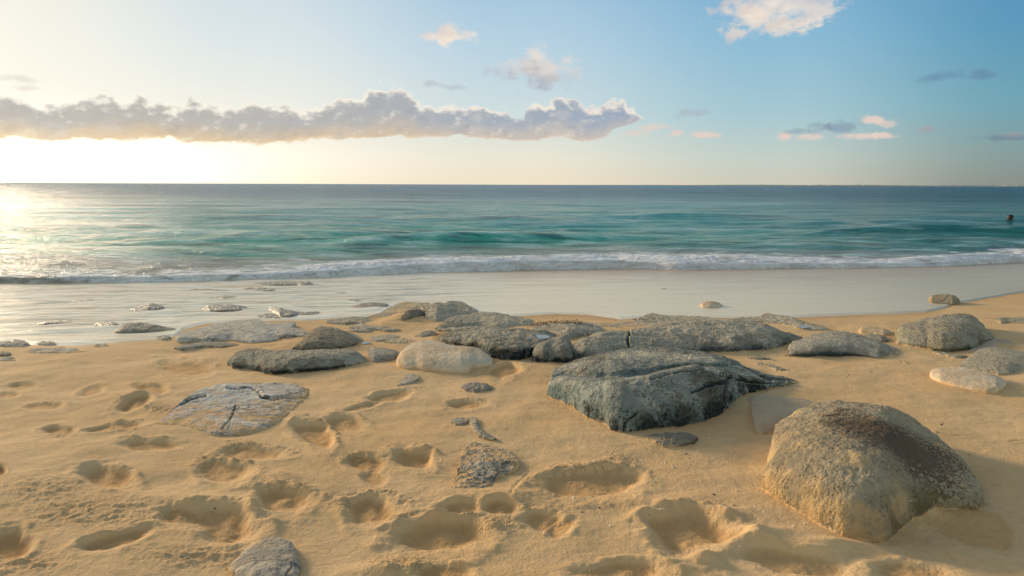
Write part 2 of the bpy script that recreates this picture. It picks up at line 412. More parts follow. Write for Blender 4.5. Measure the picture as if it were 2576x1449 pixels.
def sand_surface(x, y, detail=True):
    r = np.hypot(x, y); az = np.degrees(np.arctan2(x, y))
    z = zb(x, y)
    edge = film_r(az) - r                                      # >0 dry side (towards the camera)
    dry = sst(-.1, .9, edge)
    front = (np.abs(az) < 75) & (r < 8)
    H = np.zeros_like(z); crack = np.zeros_like(z); clump = np.zeros_like(z); pit = np.zeros_like(z)
    xs = x[front]; ys = y[front]
    h = fbm2(xs * 1.3, ys * 1.6, 3, .5, .2) * .028 + fbm2(xs * 5.5, ys * 6.5, 3, .5, .5) * .0065
    wx = fbm2(xs * 9, ys * 9, 3, .55, .8); wy = fbm2(xs * 9 + 40, ys * 9, 3, .55, .31)
    fine = fbm2(xs * 34, ys * 34, 4, .6, .66)
    wsx = fbm2(xs * 6, ys * 6, 2, .4, .8); wsy = fbm2(xs * 6 + 40, ys * 6, 2, .4, .31)
    lw1 = fbm2(xs * 3.7, ys * 3.7, 2, .5, .14); lw2 = fbm2(xs * 3.7 + 9, ys * 3.7 + 3, 2, .5, .93)
    ck = np.zeros_like(xs); cl = np.zeros_like(xs); pt = np.zeros_like(xs)
    for (px, py, w, hh, mh) in MD:
        u, v = ell(xs, ys, px, py, w, hh)
        h = h + mh * np.exp(-(u * u + v * v) * 1.3)
    for (px, py, w, hh) in CR:
        u, v = ell(xs, ys, px, py, w, hh)
        ck = np.maximum(ck, np.exp(-(u * u + v * v) * .9))
    for (px, py, w, hh) in CL:
        u, v = ell(xs, ys, px, py, w, hh)
        cl = np.maximum(cl, np.exp(-(u * u + v * v) * .8))
    for (px, py, w, hh, rot, dp, c) in FP:
        u, v = ell(xs, ys, px, py, w, hh, rot)
        sel = (u * u + v * v) < 9
        us, vs = u[sel] + wsx[sel] * .22 + lw1[sel] * .5, v[sel] + wsy[sel] * .22 + lw2[sel] * .5
        vs = vs + .12 * us * us * np.sign(perlin2(np.array([px * .37]), np.array([py * .21]))[0])
        q = np.sqrt(us * us + vs * vs) + fine[sel] * .035
        # steeper on the far side, gentler on the near side
        wall = .38 + .34 * np.clip(vs, -1, 1)
        dep = 1 - sst(wall, 1.03, q)
        if w / hh > 2.0: dep = dep * (1 - .28 * np.exp(-((us - .1) / .30) ** 2))
        floor = .85 + .22 * wx[sel] + .2 * us * math.sin(px)
        hs = h[sel]
        hs = hs * (1 - .6 * dep) - dp * .95 * dep * floor
        rim = np.exp(-((q - 1.18) / .2) ** 2) * dp * (.16 + .22 * np.clip(vs, 0, 1)) * np.clip(.6 + 1.8 * wy[sel], 0, 2)
        hs = hs + rim
        edge_ = 4 * dep * (1 - dep); hs = hs + edge_ * (fine[sel] * .0028 + np.abs(wy[sel]) * .003 * c)
        h[sel] = hs; pt[sel] = np.maximum(pt[sel], dep)
        ring = np.exp(-((q - 1.28) / .24) ** 2) * (1 - dep) * c * (.35 + .8 * np.clip(vs, 0, 1)) * (.6 + 1.2 * wx[sel])
        ck[sel] = np.maximum(ck[sel] * (1 - dep), np.clip(ring, 0, 1))
        cl[sel] = np.maximum(cl[sel], np.clip(ring * .8, 0, 1))
    # crumbled, clotted sand
    lump = np.clip(fbm2(xs * 20, ys * 32, 4, .6, .9) + .1, 0, 1)
    h = h + cl * (lump * .016 + fine * .004)
    h = h + fine * .0017
    for pts, dpt in LN:
        gx, gy, _ = ground([p[0] for p in pts], [p[1] for p in pts])
        dd = seg_dist(xs + wx * .01, ys + wy * .02, list(zip(gx, gy)))
        h = h - dpt * np.exp(-(dd / .006) ** 2) + dpt * .6 * np.exp(-((dd - .014) / .008) ** 2)
    # plates of dried crust (cellular cracks)
    H[front] = h; crack[front] = ck; clump[front] = cl; pit[front] = pt
    return z + H * dry, crack * dry, clump * dry, pit * dry, edge

print('sand...')
azs = np.concatenate([np.arange(-180, -62, 4.0), np.arange(-62, -40, .5), np.arange(-40, 40, .068), np.arange(40, 62, .5), np.arange(62, 180, 4.0)])
rr = np.concatenate([np.linspace(.02, 1.3, 16)[:-1], 1 / np.linspace(1 / 1.3, 1 / 13.0, 640), 13 * 1.28 ** np.arange(1, 31)])
A, R_ = np.meshgrid(np.radians(azs), rr)
xs, ys = R_ * np.sin(A), R_ * np.cos(A)
zs, ck, cl, pt, ed = sand_surface(xs, ys)
SGRID = (azs, rr, zs)
me = grid_mesh('beach_sand', np.stack([xs, ys, zs], -1), wrap=True)
attr(me, 'crack', ck); attr(me, 'clump', cl); attr(me, 'pit', pt); attr(me, 'edge', np.clip(ed, -2, 3))

def sand_color_nodes(g, v):
    """shared sand look: colour and fine height"""
    n1 = g.noise(v, 1.6, 4, .55); n2 = g.noise(v, 26, 4, .6); gr = g.noise(v, 230, 3, .7); g2 = g.noise(v, 1500, 1, .5)
    c = g.mix(g.ss(.35, .68, n1), (.69, .435, .205, 1), (.74, .49, .25, 1))
    c = g.mix(g.ss(.4, .75, n2) * .3, c, (.50, .315, .135, 1))
    c = g.mix(g.ss(.50, .70, gr) * .24, c, (.36, .225, .10, 1))
    c = g.mix(g.ss(.55, .75, g2) * .30, c, (.78, .60, .38, 1))
    return c, n2, gr

m_sand, g, b = new_mat('sand')
geo = g.node('ShaderNodeNewGeometry'); pos = X(g, geo.outputs['Position'])
c, n2, gr = sand_color_nodes(g, pos)
ckA = g.attr('crack'); clA = g.attr('clump'); edA = g.attr('edge'); ptA = g.attr('pit')
wv = g.vadd(pos, g.scale(g.noise(pos, 22, 3, .6), .05, .05, .05))
ve = g.voro(g.scale(wv, 1, 1.0, .2), 24, 'DISTANCE_TO_EDGE')
crk = (1.0 - g.ss(.015, .09, ve)) * g.ss(.30, .55, ckA + (g.noise(pos, 14, 3) - .5) * .9)
# damp sand in the pits (fresh, wetter) and at the water's edge
c = g.mix(g.ss(.25, .7, ptA) * .55, c, g.mix(1.0, c, (.80, .67, .50, 1), 'MULTIPLY'))
damp = (1.0 - g.ss(-.05, .42, edA + (g.noise(g.scale(pos, 1.5, 4, 1), 1.2, 4) - .5) * .35))
c = g.mix(damp * .75, c, g.mix(1.0, c, (.80, .72, .60, 1), 'MULTIPLY'))
c = g.mix(crk * .22, c, (.30, .18, .08, 1))
g.put(b.inputs['Base Color'], c)
g.put(b.inputs['Roughness'], .95 - damp * .45)
b.inputs['Specular IOR Level'].default_value = .10
mid = g.noise(pos, 95, 4, .65)
hgt = crk * -.006 + (mid - .5) * (.006 + clA * .016) + (gr - .5) * .0022 + (n2 - .5) * .004
g.put(b.inputs['Normal'], g.bump(hgt, .75, 1.0))
sand = link('sand', me, m_sand, 'golden beach sand marked with footprints', None, None, 'structure')

def sand_z(x, y):
    """height of the built sand at points (bilinear on the polar grid)"""
    a = np.degrees(np.arctan2(x, y)); r = np.hypot(x, y)
    ia = np.clip(np.searchsorted(azs, a) - 1, 0, len(azs) - 2); ir = np.clip(np.searchsorted(rr, r) - 1, 0, len(rr) - 2)
    ta = np.clip((a - azs[ia]) / (azs[ia + 1] - azs[ia]), 0, 1); tr = np.clip((r - rr[ir]) / (rr[ir + 1] - rr[ir]), 0, 1)
    return (zs[ir, ia] * (1 - ta) + zs[ir, ia + 1] * ta) * (1 - tr) + (zs[ir + 1, ia] * (1 - ta) + zs[ir + 1, ia + 1] * ta) * tr

# ------------------------------------------------------------------ swash film
print('swash...')
aw = np.concatenate([np.arange(-75, -40, .5), np.arange(-40, 40, .08), np.arange(40, 75.1, .5)])
tt = np.linspace(0, 1, 300)
r0 = film_r(aw) - .35; r1 = brk_r(aw) + 1.2
inv = (1 / r0)[None] * (1 - tt[:, None]) + (1 / r1)[None] * tt[:, None]
Rw = 1 / inv; Aw = np.radians(aw)[None] + 0 * Rw
xw, yw = Rw * np.sin(Aw), Rw * np.cos(Aw)
e = Rw - film_r(aw)[None] + fbm2(xw * 1.2, yw * 2.2, 4, .5, .4) * .10
flow = fbm2((xw * .5 + yw * .16) * 1.1, (yw - .22 * xw) * 3.4, 4, .55, .15)
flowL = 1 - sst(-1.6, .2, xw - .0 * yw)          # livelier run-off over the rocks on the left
zf = zb(xw, yw) + np.clip(e * .10, -.06, .012) + sst(.1, .9, e) * (.004 + flow * (.0015 + .036 * flowL))
ef = np.clip(e, -1, 3)
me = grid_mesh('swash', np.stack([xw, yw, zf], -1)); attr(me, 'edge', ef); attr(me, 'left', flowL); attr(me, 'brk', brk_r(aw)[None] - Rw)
m_film, g, b = new_mat('swash_water')
geo = g.node('ShaderNodeNewGeometry'); pos = X(g, geo.outputs['Position'])
edA = g.attr('edge'); lf = g.attr('left'); bk = g.attr('brk')
pv = g.node('ShaderNodeMapping'); g.put(pv.inputs[0], pos); pv.inputs['Rotation'].default_value = (0, 0, math.radians(-12)); pv.inputs['Scale'].default_value = (.55, 3.6, 1)
pr = X(g, pv.outputs[0])
s1 = g.noise(pr, 1.3, 6, .6); s2 = g.noise(g.scale(pr, 2.2, 1, 1), 2.6, 5, .62, .6)
c = g.mix(g.ss(.30, .80, s1), (.88, .71, .46, 1), (.95, .81, .57, 1))
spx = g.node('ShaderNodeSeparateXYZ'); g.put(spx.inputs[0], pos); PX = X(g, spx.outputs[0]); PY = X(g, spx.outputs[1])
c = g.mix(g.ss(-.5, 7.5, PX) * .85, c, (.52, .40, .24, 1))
c = g.mix(g.ss(.52, .72, s2) * .10, c, (.76, .70, .58, 1))
c = g.mix(lf * .8, c, g.mix(g.ss(.36, .62, s1), (.84, .63, .37, 1), (.99, .86, .60, 1)))  # low sun's reflection at left put into the film colour
backw = (1.0 - g.ss(.2, 4.6, bk + (s1 - .5) * 5.0))
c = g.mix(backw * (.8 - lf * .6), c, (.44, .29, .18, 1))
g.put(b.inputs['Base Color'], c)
g.put(b.inputs['Roughness'], .20 + s2 * .12)
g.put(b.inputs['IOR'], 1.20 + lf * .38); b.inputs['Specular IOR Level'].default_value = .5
g.put(b.inputs['Normal'], g.bump((s1 - .5) * (.010 + lf * .05) + (s2 - .5) * .018 * lf, .6, 1.0))
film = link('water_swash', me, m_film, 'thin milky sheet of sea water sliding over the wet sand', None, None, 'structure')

# ------------------------------------------------------------------ sea
print('sea...')
asea = np.concatenate([np.arange(-78, -42, .6), np.arange(-42, 42, .07), np.arange(42, 78.1, .6)])
tin = np.linspace(0, 1, 340)
rb = brk_r(asea)
inv = (1 / rb)[None] * (1 - tin[:, None]) + (1 / 420.0) * tin[:, None]
jag = fbm2(asea * .12, asea * 0 + .3, 3, .5, .3) * .5
rb = rb + jag - .1
inv = (1 / rb)[None] * (1 - tin[:, None]) + (1 / 420.0) * tin[:, None]
Rs = np.concatenate([1 / inv, np.repeat((420 * 1.26 ** np.arange(1, 20))[:, None], len(asea), 1)])
As = np.radians(asea)[None] + 0 * Rs
xS, yS = Rs * np.sin(As), Rs * np.cos(As)
dB = Rs - rb[None]                                             # metres out from the breaker's toe
zS = np.zeros_like(xS)
step = Rs ** 2 / (1.55 * 1500)                                 # row spacing on the water
wxx = fbm2(xS * .25, yS * .3, 2, .5, .7) * 1.2
slope_wave = np.zeros_like(xS)
for k, (lam, amp, rot) in enumerate([(.55, .010, 6), (.95, .018, -9), (1.7, .030, 5), (3.0, .046, -4), (5.5, .060, 7), (10., .085, -3), (19., .12, 4), (36., .2, -6)]):
    cth, sth = math.cos(math.radians(rot)), math.sin(math.radians(rot))
    u = xS * cth + yS * sth; v = -xS * sth + yS * cth + wxx * .5
    n = perlin2(u / (lam * 2.1) + k * 3.1, v / lam, .1 + k * .21)
    n = 1 - np.abs(n) * 2.2 if k < 6 else n                    # peaky crests
    fade = 1 - sst(.22 * lam, .6 * lam, step)
    zS += amp * n * fade * .85
calm = sst(0.2, 4.0, dB)
zS = zS * (.04 + .96 * calm)
# shore break: a low ridge of foam, higher on parts of its length
def ridge(pts, width, amp, z):
    p = np.array(pts, float); gx, gy = seaplane(p[:, 0], p[:, 1]); a = np.degrees(np.arctan2(gx, gy)); r = np.hypot(gx, gy)
    o = np.argsort(a); rc = np.interp(asea, a[o], r[o])[None]
    am = np.interp(asea, a[o], p[o, 2])[None]
    wob = fbm2(xS * .5, 0 * xS + width, 3, .5, .5) * .8
    d = Rs - rc + wob * .6
    sh = np.where(d < 0, np.exp(-(d / (width * .55)) ** 2), np.exp(-(d / (width * 1.3)) ** 2))
    return sh * am * amp
zS += ridge([(0, 628, .0), (300, 630, .2), (620, 612, .4), (900, 622, .7), (1100, 618, 1), (1300, 613, 1), (1500, 610, .7), (1700, 606, .2), (2000, 600, 0), (2100, 593, .6), (2250, 590, 1), (2450, 588, 1), (2576, 590, 1)], .9, .19, 0)
zS += ridge([(0, 585, 0), (550, 603, .4), (850, 600, .9), (1000, 598, .8), (1300, 590, .3), (1450, 577, .8), (1650, 580, .5), (1900, 575, .3), (2576, 560, .6)], 1.0, .13, 0)
zS += ridge([(0, 545, .3), (900, 560, .6), (1400, 556, .4), (1700, 550, .9), (2000, 556, .2), (2576, 555, .4)], 1.6, .16, 0)
wid = np.interp(asea, azel(np.array([-300, 0, 300, 560, 760, 1000, 1300, 1550, 1800, 2000, 2200, 2400, 2576, 2900]), np.full(14, 660.))[0], [1.2, 1.3, 1.2, 1.5, 2.2, 1.7, 1.5, 1.9, 2.6, 1.9, 1.2, 2.4, 2.6, 2.6])[None]
ht = np.interp(asea, azel(np.array([-300, 0, 400, 800, 1000, 1300, 1600, 1800, 2100, 2400, 2576, 2900]), np.full(12, 660.))[0], [.01, .01, .02, .09, .13, .15, .14, .13, .08, .14, .16, .14])[None]
bl = fbm2(xS * 1.6, yS * 1.2, 4, .6, .22)
wid = wid * .52; ht = ht * .55
prof = sst(-.1, 1.0, dB) * (1 - .9 * sst(.45, 1.4, dB / wid))
zS += prof * ht * (1 + .45 * bl) + sst(0, .15, dB) * .015
hv = 1 + 1.1 * fbm2(xS * .5, yS * .35, 4, .55, .83)
zS += prof * ht * (hv - 1)
zS[0] = zb(xS[0], yS[0]) - .03; zS[1] = np.maximum(zS[1] * .3, zb(xS[1], yS[1]) + .02)
rough = fbm2(xS * 7, yS * 5, 3, .6, .45)
streak = fbm2(xS * 1.0 + yS * .5, yS * 3.0 - xS * .5, 4, .6, .12)
foam = (1 - sst(.35, 1.7, dB / wid + streak * 1.5 - .35 * fbm2(xS * .35, yS * .1, 3, .5, .6))) * (.35 + .65 * sst(-.5, .3, bl + .8 * streak))
wash = np.interp(asea, azel(np.array([-300, 0, 500, 800, 1000]), np.full(5, 660.))[0], [.35, .35, .55, .85, 1])[None]
foam = np.maximum(foam, (1 - sst(.05, .3, dB)) * .8) * wash
zS += foam * (rough * .022 + streak * .03) * (dB < 6) * sst(0, .3, dB)
foam = np.clip(foam, 0, 1)
# thin trailing lace behind the break
lace = np.exp(-((dB - wid * 1.2) / (wid * .8)) ** 2) * sst(.12, .5, streak + .3 * bl) * .55
foam = np.clip(np.maximum(foam, lace), 0, 1)
me = grid_mesh('sea', np.stack([xS, yS, zS], -1)); attr(me, 'foam', foam); attr(me, 'out', np.clip(dB, 0, 500))
m_sea, g, b = new_mat('sea_water')
geo = g.node('ShaderNodeNewGeometry'); pos = X(g, geo.outputs['Position'])
fo = g.attr('foam'); ou = g.attr('out')
lo = g.math('LOGARITHM', ou.max(.5), 10.0)
pat = g.noise(g.scale(pos, .10, .35, 1), 1.0, 5, .6)
lo2 = lo + (pat - .5) * .9
c = g.mix(g.ss(.0, .75, lo2), (.20, .30, .22, 1), (.012, .36, .24, 1))
c = g.mix(g.ss(.7, 1.35, lo2), c, (.010, .30, .265, 1))
c = g.mix(g.ss(1.3, 2.1, lo2), c, (.005, .095, .135, 1))
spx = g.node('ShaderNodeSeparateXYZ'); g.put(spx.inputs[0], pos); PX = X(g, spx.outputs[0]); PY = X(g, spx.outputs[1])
c = g.mix(g.ss(.05, .62, PX / PY.max(5.0) + (pat - .5) * .3) * .9, c, g.mix(1.0, c, (.45, .36, .30, 1), 'MULTIPLY'))  # water darkens to the right: dimmer sky there put into the colour
pl1 = g.noise(g.scale(pos, .50, 1.5, 1), 1.0, 5, .62, .4)
pl3 = g.noise(g.scale(pos, .14, .5, 1), 1.0, 5, .62, .4)
pl2 = g.noise(g.scale(pos, .035, .10, 1), 1.0, 6, .66, .4)
far_ = g.ss(1.0, 1.9, lo)
mid_ = g.ss(.5, 1.0, lo)
plm = (pl1 * (1.0 - mid_ * .6) + pl3 * mid_ * .6) * (1.0 - far_ * .8) + pl2 * far_ * .8
c = g.mix(g.ss(.52, .64, plm) * .6 * (1.0 - g.ss(1.3, 2.1, lo)), c, (.58, .80, .75, 1))
c = g.mix(g.ss(.51, .60, 1.0 - plm) * .9, c, g.mix(1.0, c, (.14, .38, .44, 1), 'MULTIPLY'))  # dark dashes: wave faces without sky reflection, put into the colour
sandy = (1.0 - g.ss(.3, 3.2, ou + (pat - .5) * 5.0))
c = g.mix(sandy * .6, c, (.56, .45, .36, 1))
fn = g.noise(g.scale(pos, 1.2, 3.0, 5.0), 1.6, 6, .65, .8)
ff = g.ss(.06, .66, fo * 1.1 + (fn - .5) * 1.7 * g.ss(0.0, .25, fo))
fc = g.mix(g.ss(.35, .6, fn), (.74, .70, .68, 1), (.95, .95, .95, 1))
c = g.mix(ff * .92, c, fc)
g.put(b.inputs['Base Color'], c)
g.put(b.inputs['Roughness'], .13 + ff * .5 + g.ss(1.2, 2.2, lo) * .12)
b.inputs['IOR'].default_value = 1.333; g.put(b.inputs['Specular IOR Level'], (.6 - g.ss(1.1, 2.2, lo) * (.20 + g.ss(-.5, .45, PX / PY.max(5.0)) * .21)) * (1.0 - g.ss(.51, .60, 1.0 - plm) * .75))
w1 = g.noise(g.scale(pos, .7, 1.9, 1), 1.6, 6, .7); w2 = g.noise(g.scale(pos, .2, .6, 1), 1.0, 7, .72); w3 = g.noise(g.scale(pos, .03, .12, 1), 1.0, 5, .65)
bh = (w1 - .5) * .14 + (w2 - .5) * .8 + (w3 - .5) * 1.6 * g.ss(1.2, 2.0, lo)
g.put(b.inputs['Normal'], g.bump(bh, .85, 1.0))
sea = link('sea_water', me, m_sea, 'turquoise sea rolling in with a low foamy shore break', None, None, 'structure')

# ------------------------------------------------------------------ rock material
def rock_mat(name, dark, mid, light, scale=1.0, pits=.5, darkamt=.5, sanddust=.25, speck=.3, rough=.9, patches=(), bumpy=1.0, stretch=(1, 1, 1), stain=None, grain=1.0, dustup=.5, footr=.010, cracks=.7):  # dustup: amount of tan dusting plus painted lit tone on upward faces
    m, g, b = new_mat(name)
    tc = g.node('ShaderNodeTexCoord'); geo = g.node('ShaderNodeNewGeometry')
    ob = X(g, tc.outputs['Object']); v = g.scale(ob, *stretch)
    nb = g.noise(v, 3.2 * scale, 5, .6); nm = g.noise(v, 13 * scale, 6, .65, .3); nf = g.noise(v, 60 * scale, 4, .65); ng = g.noise(v, 260 * grain, 3, .6)
    nl = g.noise(v, 1.7 * scale, 3, .5)
    nsp = g.noise(v, 75, 4, .75, .1)
    T = lambda c: (c[0], c[1], c[2], 1)
    c = g.mix(g.ss(.43, .58, nb * .6 + nm * .3 + nl * .1), T(mid), T(light))
    th = .70 - .32 * darkamt
    c = g.mix(g.ss(th - .05, th + .06, nm * .55 + nf * .12 + nl * .33) * .85, c, T(dark))
    c = g.mix(g.ss(.52, .70, ng) * speck * .5, c, T([x * .45 for x in dark]))
    c = g.mix(g.ss(.56, .74, 1.0 - nf) * speck * .5, c, T([min(.8, x * 1.25) for x in light]))
    vp = g.voro(g.vadd(v, g.scale(nm, .03, .03, .03)), 62 * scale); vq = g.voro(v, 130 * scale)
    pit = (1.0 - g.ss(.16, .46, vp)) * g.ss(.38, .52, g.noise(v, 9 * scale, 3))
    pit2 = (1.0 - g.ss(.10, .36, vq))
    c = g.mix((pit * .62 + pit2 * .3) * pits * .9, c, T([x * .6 for x in dark]))
    vw = g.vadd(v, g.scale(g.noise(v, 3.0 * scale, 4, .6), .35 / scale, .35 / scale, .35 / scale))
    ce = g.voro(g.scale(vw, 1.0, 1.0, 2.2), 4.5 * scale, 'DISTANCE_TO_EDGE')
    ckr = (1.0 - g.ss(.004, .032, ce + (nf - .5) * .03)) * g.ss(.42, .56, nl) * cracks
    c = g.mix(ckr * .8, c, T([x * .35 for x in dark]))
    if stain:
        c = g.mix(g.ss(.55, .66, g.noise(v, 6.5 * scale, 5, .6)) * stain[1], c, T(stain[0]))
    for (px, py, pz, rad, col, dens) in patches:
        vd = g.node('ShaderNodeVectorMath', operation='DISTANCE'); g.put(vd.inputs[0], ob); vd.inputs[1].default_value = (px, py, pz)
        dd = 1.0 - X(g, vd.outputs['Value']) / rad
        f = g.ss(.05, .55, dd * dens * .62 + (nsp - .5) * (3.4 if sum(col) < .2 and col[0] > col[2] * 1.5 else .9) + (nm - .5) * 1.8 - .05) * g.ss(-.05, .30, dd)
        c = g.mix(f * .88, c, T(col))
    spn = g.node('ShaderNodeSeparateXYZ'); g.put(spn.inputs[0], X(g, geo.outputs['Normal']))
    c = g.mix(g.ss(.35, .75, X(g, spn.outputs[2]) * .55 + nm * .5 - .05) * dustup, c, (.52, .42, .285, 1))  # tan dusting on upward faces, with their lit tone put into the colour
    c = g.mix(g.ss(.35, .9, g.attr('groove')) * .8, c, T([x * .6 for x in dark]))
    # sand lodged on ledges and along the foot of the rock
    sp = g.node('ShaderNodeSeparateXYZ'); g.put(sp.inputs[0], X(g, geo.outputs['Normal']))
    up = X(g, sp.outputs[2]); ha = g.attr('bury')
    sc, _, _ = sand_color_nodes(g, X(g, geo.outputs['Position']))
    dust = g.ss(.50, .64, nb * .5 + nm * .3 + up * .32 - .42 + sanddust * .34)
    foot = 1.0 - g.ss(-.002, footr, ha + (nm - .5) * (.030 if footr < .011 else footr * 3.2) + (nb - .5) * (0.0 if footr < .011 else footr * 3.0) + (ng - .5) * .012)
    c = g.mix(dust.max(foot), c, sc)
    g.put(b.inputs['Base Color'], c)
    b.inputs['Roughness'].default_value = rough; b.inputs['Specular IOR Level'].default_value = .06 if rough > .75 else .3
    sz = 1.0 / scale
    hgt = ((nm - .5) * .036 * sz + (nf - .5) * .008 * sz + (ng - .5) * .0022 - ckr * .018 * sz - pit * .008 * pits * sz - pit2 * .003 * pits * sz) * (1.0 - dust * .8)
    g.put(b.inputs['Normal'], g.bump(hgt, .85 * bumpy, 1.0))
    return m

def resamp(pts, n, pad=True):
    p = np.array(pts, float)
    d = np.r_[0, np.cumsum(np.hypot(np.diff(p[:, 0]), np.diff(p[:, 1]) * 1.4))]; d /= d[-1]
    u = np.linspace(0, 1, n)
    return np.stack([np.interp(u, d, p[:, k]) for k in range(p.shape[1])], -1)

ROCKS = []
def rock(name, label, cat, org, rows, mat, back=.2, nu=120, nv=70, smooth=4, amp=.012, freq=6.0, oct_=4, ridged=0.0, group=None, patches=(), lift=0.0, base='sand', terr=0.0, film=False, grooves=(), **mk):
    """rows: [(t, [(x,y)...])...] traced on the photo from the foot of the rock up to its skyline.
    t tells how far back a traced point lies between the foot (0) and where its ray meets the beach (1)."""
    ox, oy = org; sc = 3.0 if org != (0, 0) else 1.0
    R = []
    for t, pts in rows:
        P = [(ox + q[0] / sc, oy + q[1] / sc, q[2] if len(q) > 2 else t) for q in pts]
        R.append(resamp(P, nu))
    F = R[0]
    k3 = np.hanning(9); k3 /= k3.sum()
    for q in R:
        for j in (0, 1, 2):
            pdd = np.r_[np.full(4, q[0, j]), q[:, j], np.full(4, q[-1, j])]; q[:, j] = np.convolve(pdd, k3, 'valid')
    gx, gy, gf = ground(F[:, 0], F[:, 1]); o = np.argsort(F[:, 0])
    L = []
    for i, q in enumerate(R):
        x_, y_, rg = ground(q[:, 0], q[:, 1])
        ff = np.interp(q[:, 0], F[o, 0], gf[o])
        r = rg if i == 0 else np.minimum(rg, ff + q[:, 2] * np.maximum(rg - ff, 0) + .0)
        d = rays(q[:, 0], q[:, 1]); hz = np.hypot(d[:, 0], d[:, 1])
        L.append(np.stack([d[:, 0] / hz * r, d[:, 1] / hz * r, CAMZ + d[:, 2] / hz * r], -1))
    def radial(P, dr, hfun):
        r = np.hypot(P[:, 0], P[:, 1]); n = P[:, :2] / r[:, None]
        h = P[:, 2] - zb(P[:, 0], P[:, 1])
        xy = n * (r + dr)[:, None]
        return np.c_[xy, zb(xy[:, 0], xy[:, 1]) + hfun(h)]
    u = np.linspace(0, 1, nu); bell = np.sqrt(np.clip(np.sin(np.pi * u), 0.03, 1))
    pre = radial(L[0], .02 + 0 * u, lambda h: 0 * h - .10)
    b1 = radial(L[-1], back * .4 * bell, lambda h: h * .86)
    b2 = radial(L[-1], back * .8 * bell, lambda h: h * .35 - .01)
    b3 = radial(L[-1], back * 1.05 * bell, lambda h: 0 * h - .10)
    L = np.array([pre] + L + [b1, b2, b3])
    # Catmull-Rom across the rows
    K = len(L); seg = np.r_[0, np.cumsum(np.maximum(np.linalg.norm(np.diff(L, axis=0), axis=2).mean(1), 1e-3))]; seg /= seg[-1]
    vv = np.linspace(0, 1, nv); P = np.zeros((nv, nu, 3))
    for j, s in enumerate(vv):
        k = min(np.searchsorted(seg, s, 'right') - 1, K - 2); t = (s - seg[k]) / (seg[k + 1] - seg[k])
        a, b_, c_, d_ = L[max(k - 1, 0)], L[k], L[k + 1], L[min(k + 2, K - 1)]
        P[j] = .5 * ((2 * b_) + (c_ - a) * t * .8 + (2 * a * .8 - (4 * .8 + 2 - 1.6 - .8 + .0) * b_ * 1.0 + 0 * c_) * 0 + 0)
        m0 = (c_ - a) * .38; m1 = (d_ - b_) * .38
        t2, t3 = t * t, t * t * t
        P[j] = (2 * t3 - 3 * t2 + 1) * b_ + (t3 - 2 * t2 + t) * m0 + (-2 * t3 + 3 * t2) * c_ + (t3 - t2) * m1
    for _ in range(smooth):
        Q = P.copy()
        Q[1:-1, 1:-1] = .5 * P[1:-1, 1:-1] + .125 * (P[:-2, 1:-1] + P[2:, 1:-1] + P[1:-1, :-2] + P[1:-1, 2:])
        P = Q
    # close both ends down into the sand
    def cap(col, toward):
        cx = col[:, :2].mean(0); z = zb(cx[0], cx[1]) - .09
        c = np.repeat(np.array([[cx[0], cx[1], z]]), nv, 0)
        return [col * (1 - w) + c * w for w in (.25, .6, 1.0)]
    P = np.concatenate([np.stack(cap(P[:, 0], 0)[::-1], 1), P, np.stack(cap(P[:, -1], 0), 1)], 1)
    du = np.gradient(P, axis=1); dv = np.gradient(P, axis=0)
    N = np.cross(du, dv); N /= np.maximum(np.linalg.norm(N, axis=2, keepdims=True), 1e-9)
    N = np.where(np.isfinite(N), N, 0)
    sd_ = (abs(hash_name(label)) % 97) * .37
    disp = fbm3(P, freq, oct_, .52, sd_) * amp
    if ridged: disp += (fbm3(P, freq * 1.3, 3, .5, sd_ + 9, True) - .4) * ridged
    if terr:
        zz = P[..., 2] + fbm3(P, freq * .5, 3, .5, sd_ + 4) * terr * 2
        disp += (np.abs(((zz / terr) % 1) - .5) - .25) * terr * .7
    disp += (np.abs(fbm3(P, 22, 3, .6, sd_ + 2)) - .2) * min(.010, amp * .55)
    gro = np.zeros(P.shape[:2])
    if grooves:
        Pc = (P - np.array([0, 0, CAMZ])) @ RN
        sx = DW / 2 - Pc[..., 0] / Pc[..., 2] * FPX; sy = DH / 2 + Pc[..., 1] / Pc[..., 2] * FPX
        fc_ = ((N * (P - np.array([0, 0, CAMZ]))).sum(-1) * np.sign((N * (P - np.array([0, 0, CAMZ]))).sum(-1)[nv // 3, nu // 2])) > 0
        wob = fbm3(P, 14, 3, .6, 3.3) * 5
        for (gp, gw, gd) in grooves:
            dd = seg_dist(sx + wob, sy + wob * .7, gp)
            e_ = np.exp(-(dd / gw) ** 2) * fc_
            gro = np.maximum(gro, e_); disp = disp - e_ * gd * np.sign(N[nv // 3, nu // 2, 2] if abs(N[nv // 3, nu // 2, 2]) > .05 else 1)
            # raised lip above the break
            disp = disp + np.exp(-(((dd - gw * 2.2) / (gw * 1.2)) ** 2)) * fc_ * gd * .25 * np.sign(N[nv // 3, nu // 2, 2] if abs(N[nv // 3, nu // 2, 2]) > .05 else 1)
    P = P + N * disp[..., None]
    P[..., 2] += lift
    nvv, nuu = P.shape[:2]
    O = P[nvv // 2, nuu // 2].copy(); O[2] = zb(O[0], O[1])
    bury = P[..., 2] - sand_z(P[..., 0], P[..., 1])
    if film: bury = bury + .5
    me = grid_mesh(name, P - O)
    attr(me, 'bury', bury); attr(me, 'groove', gro)
    pl = []
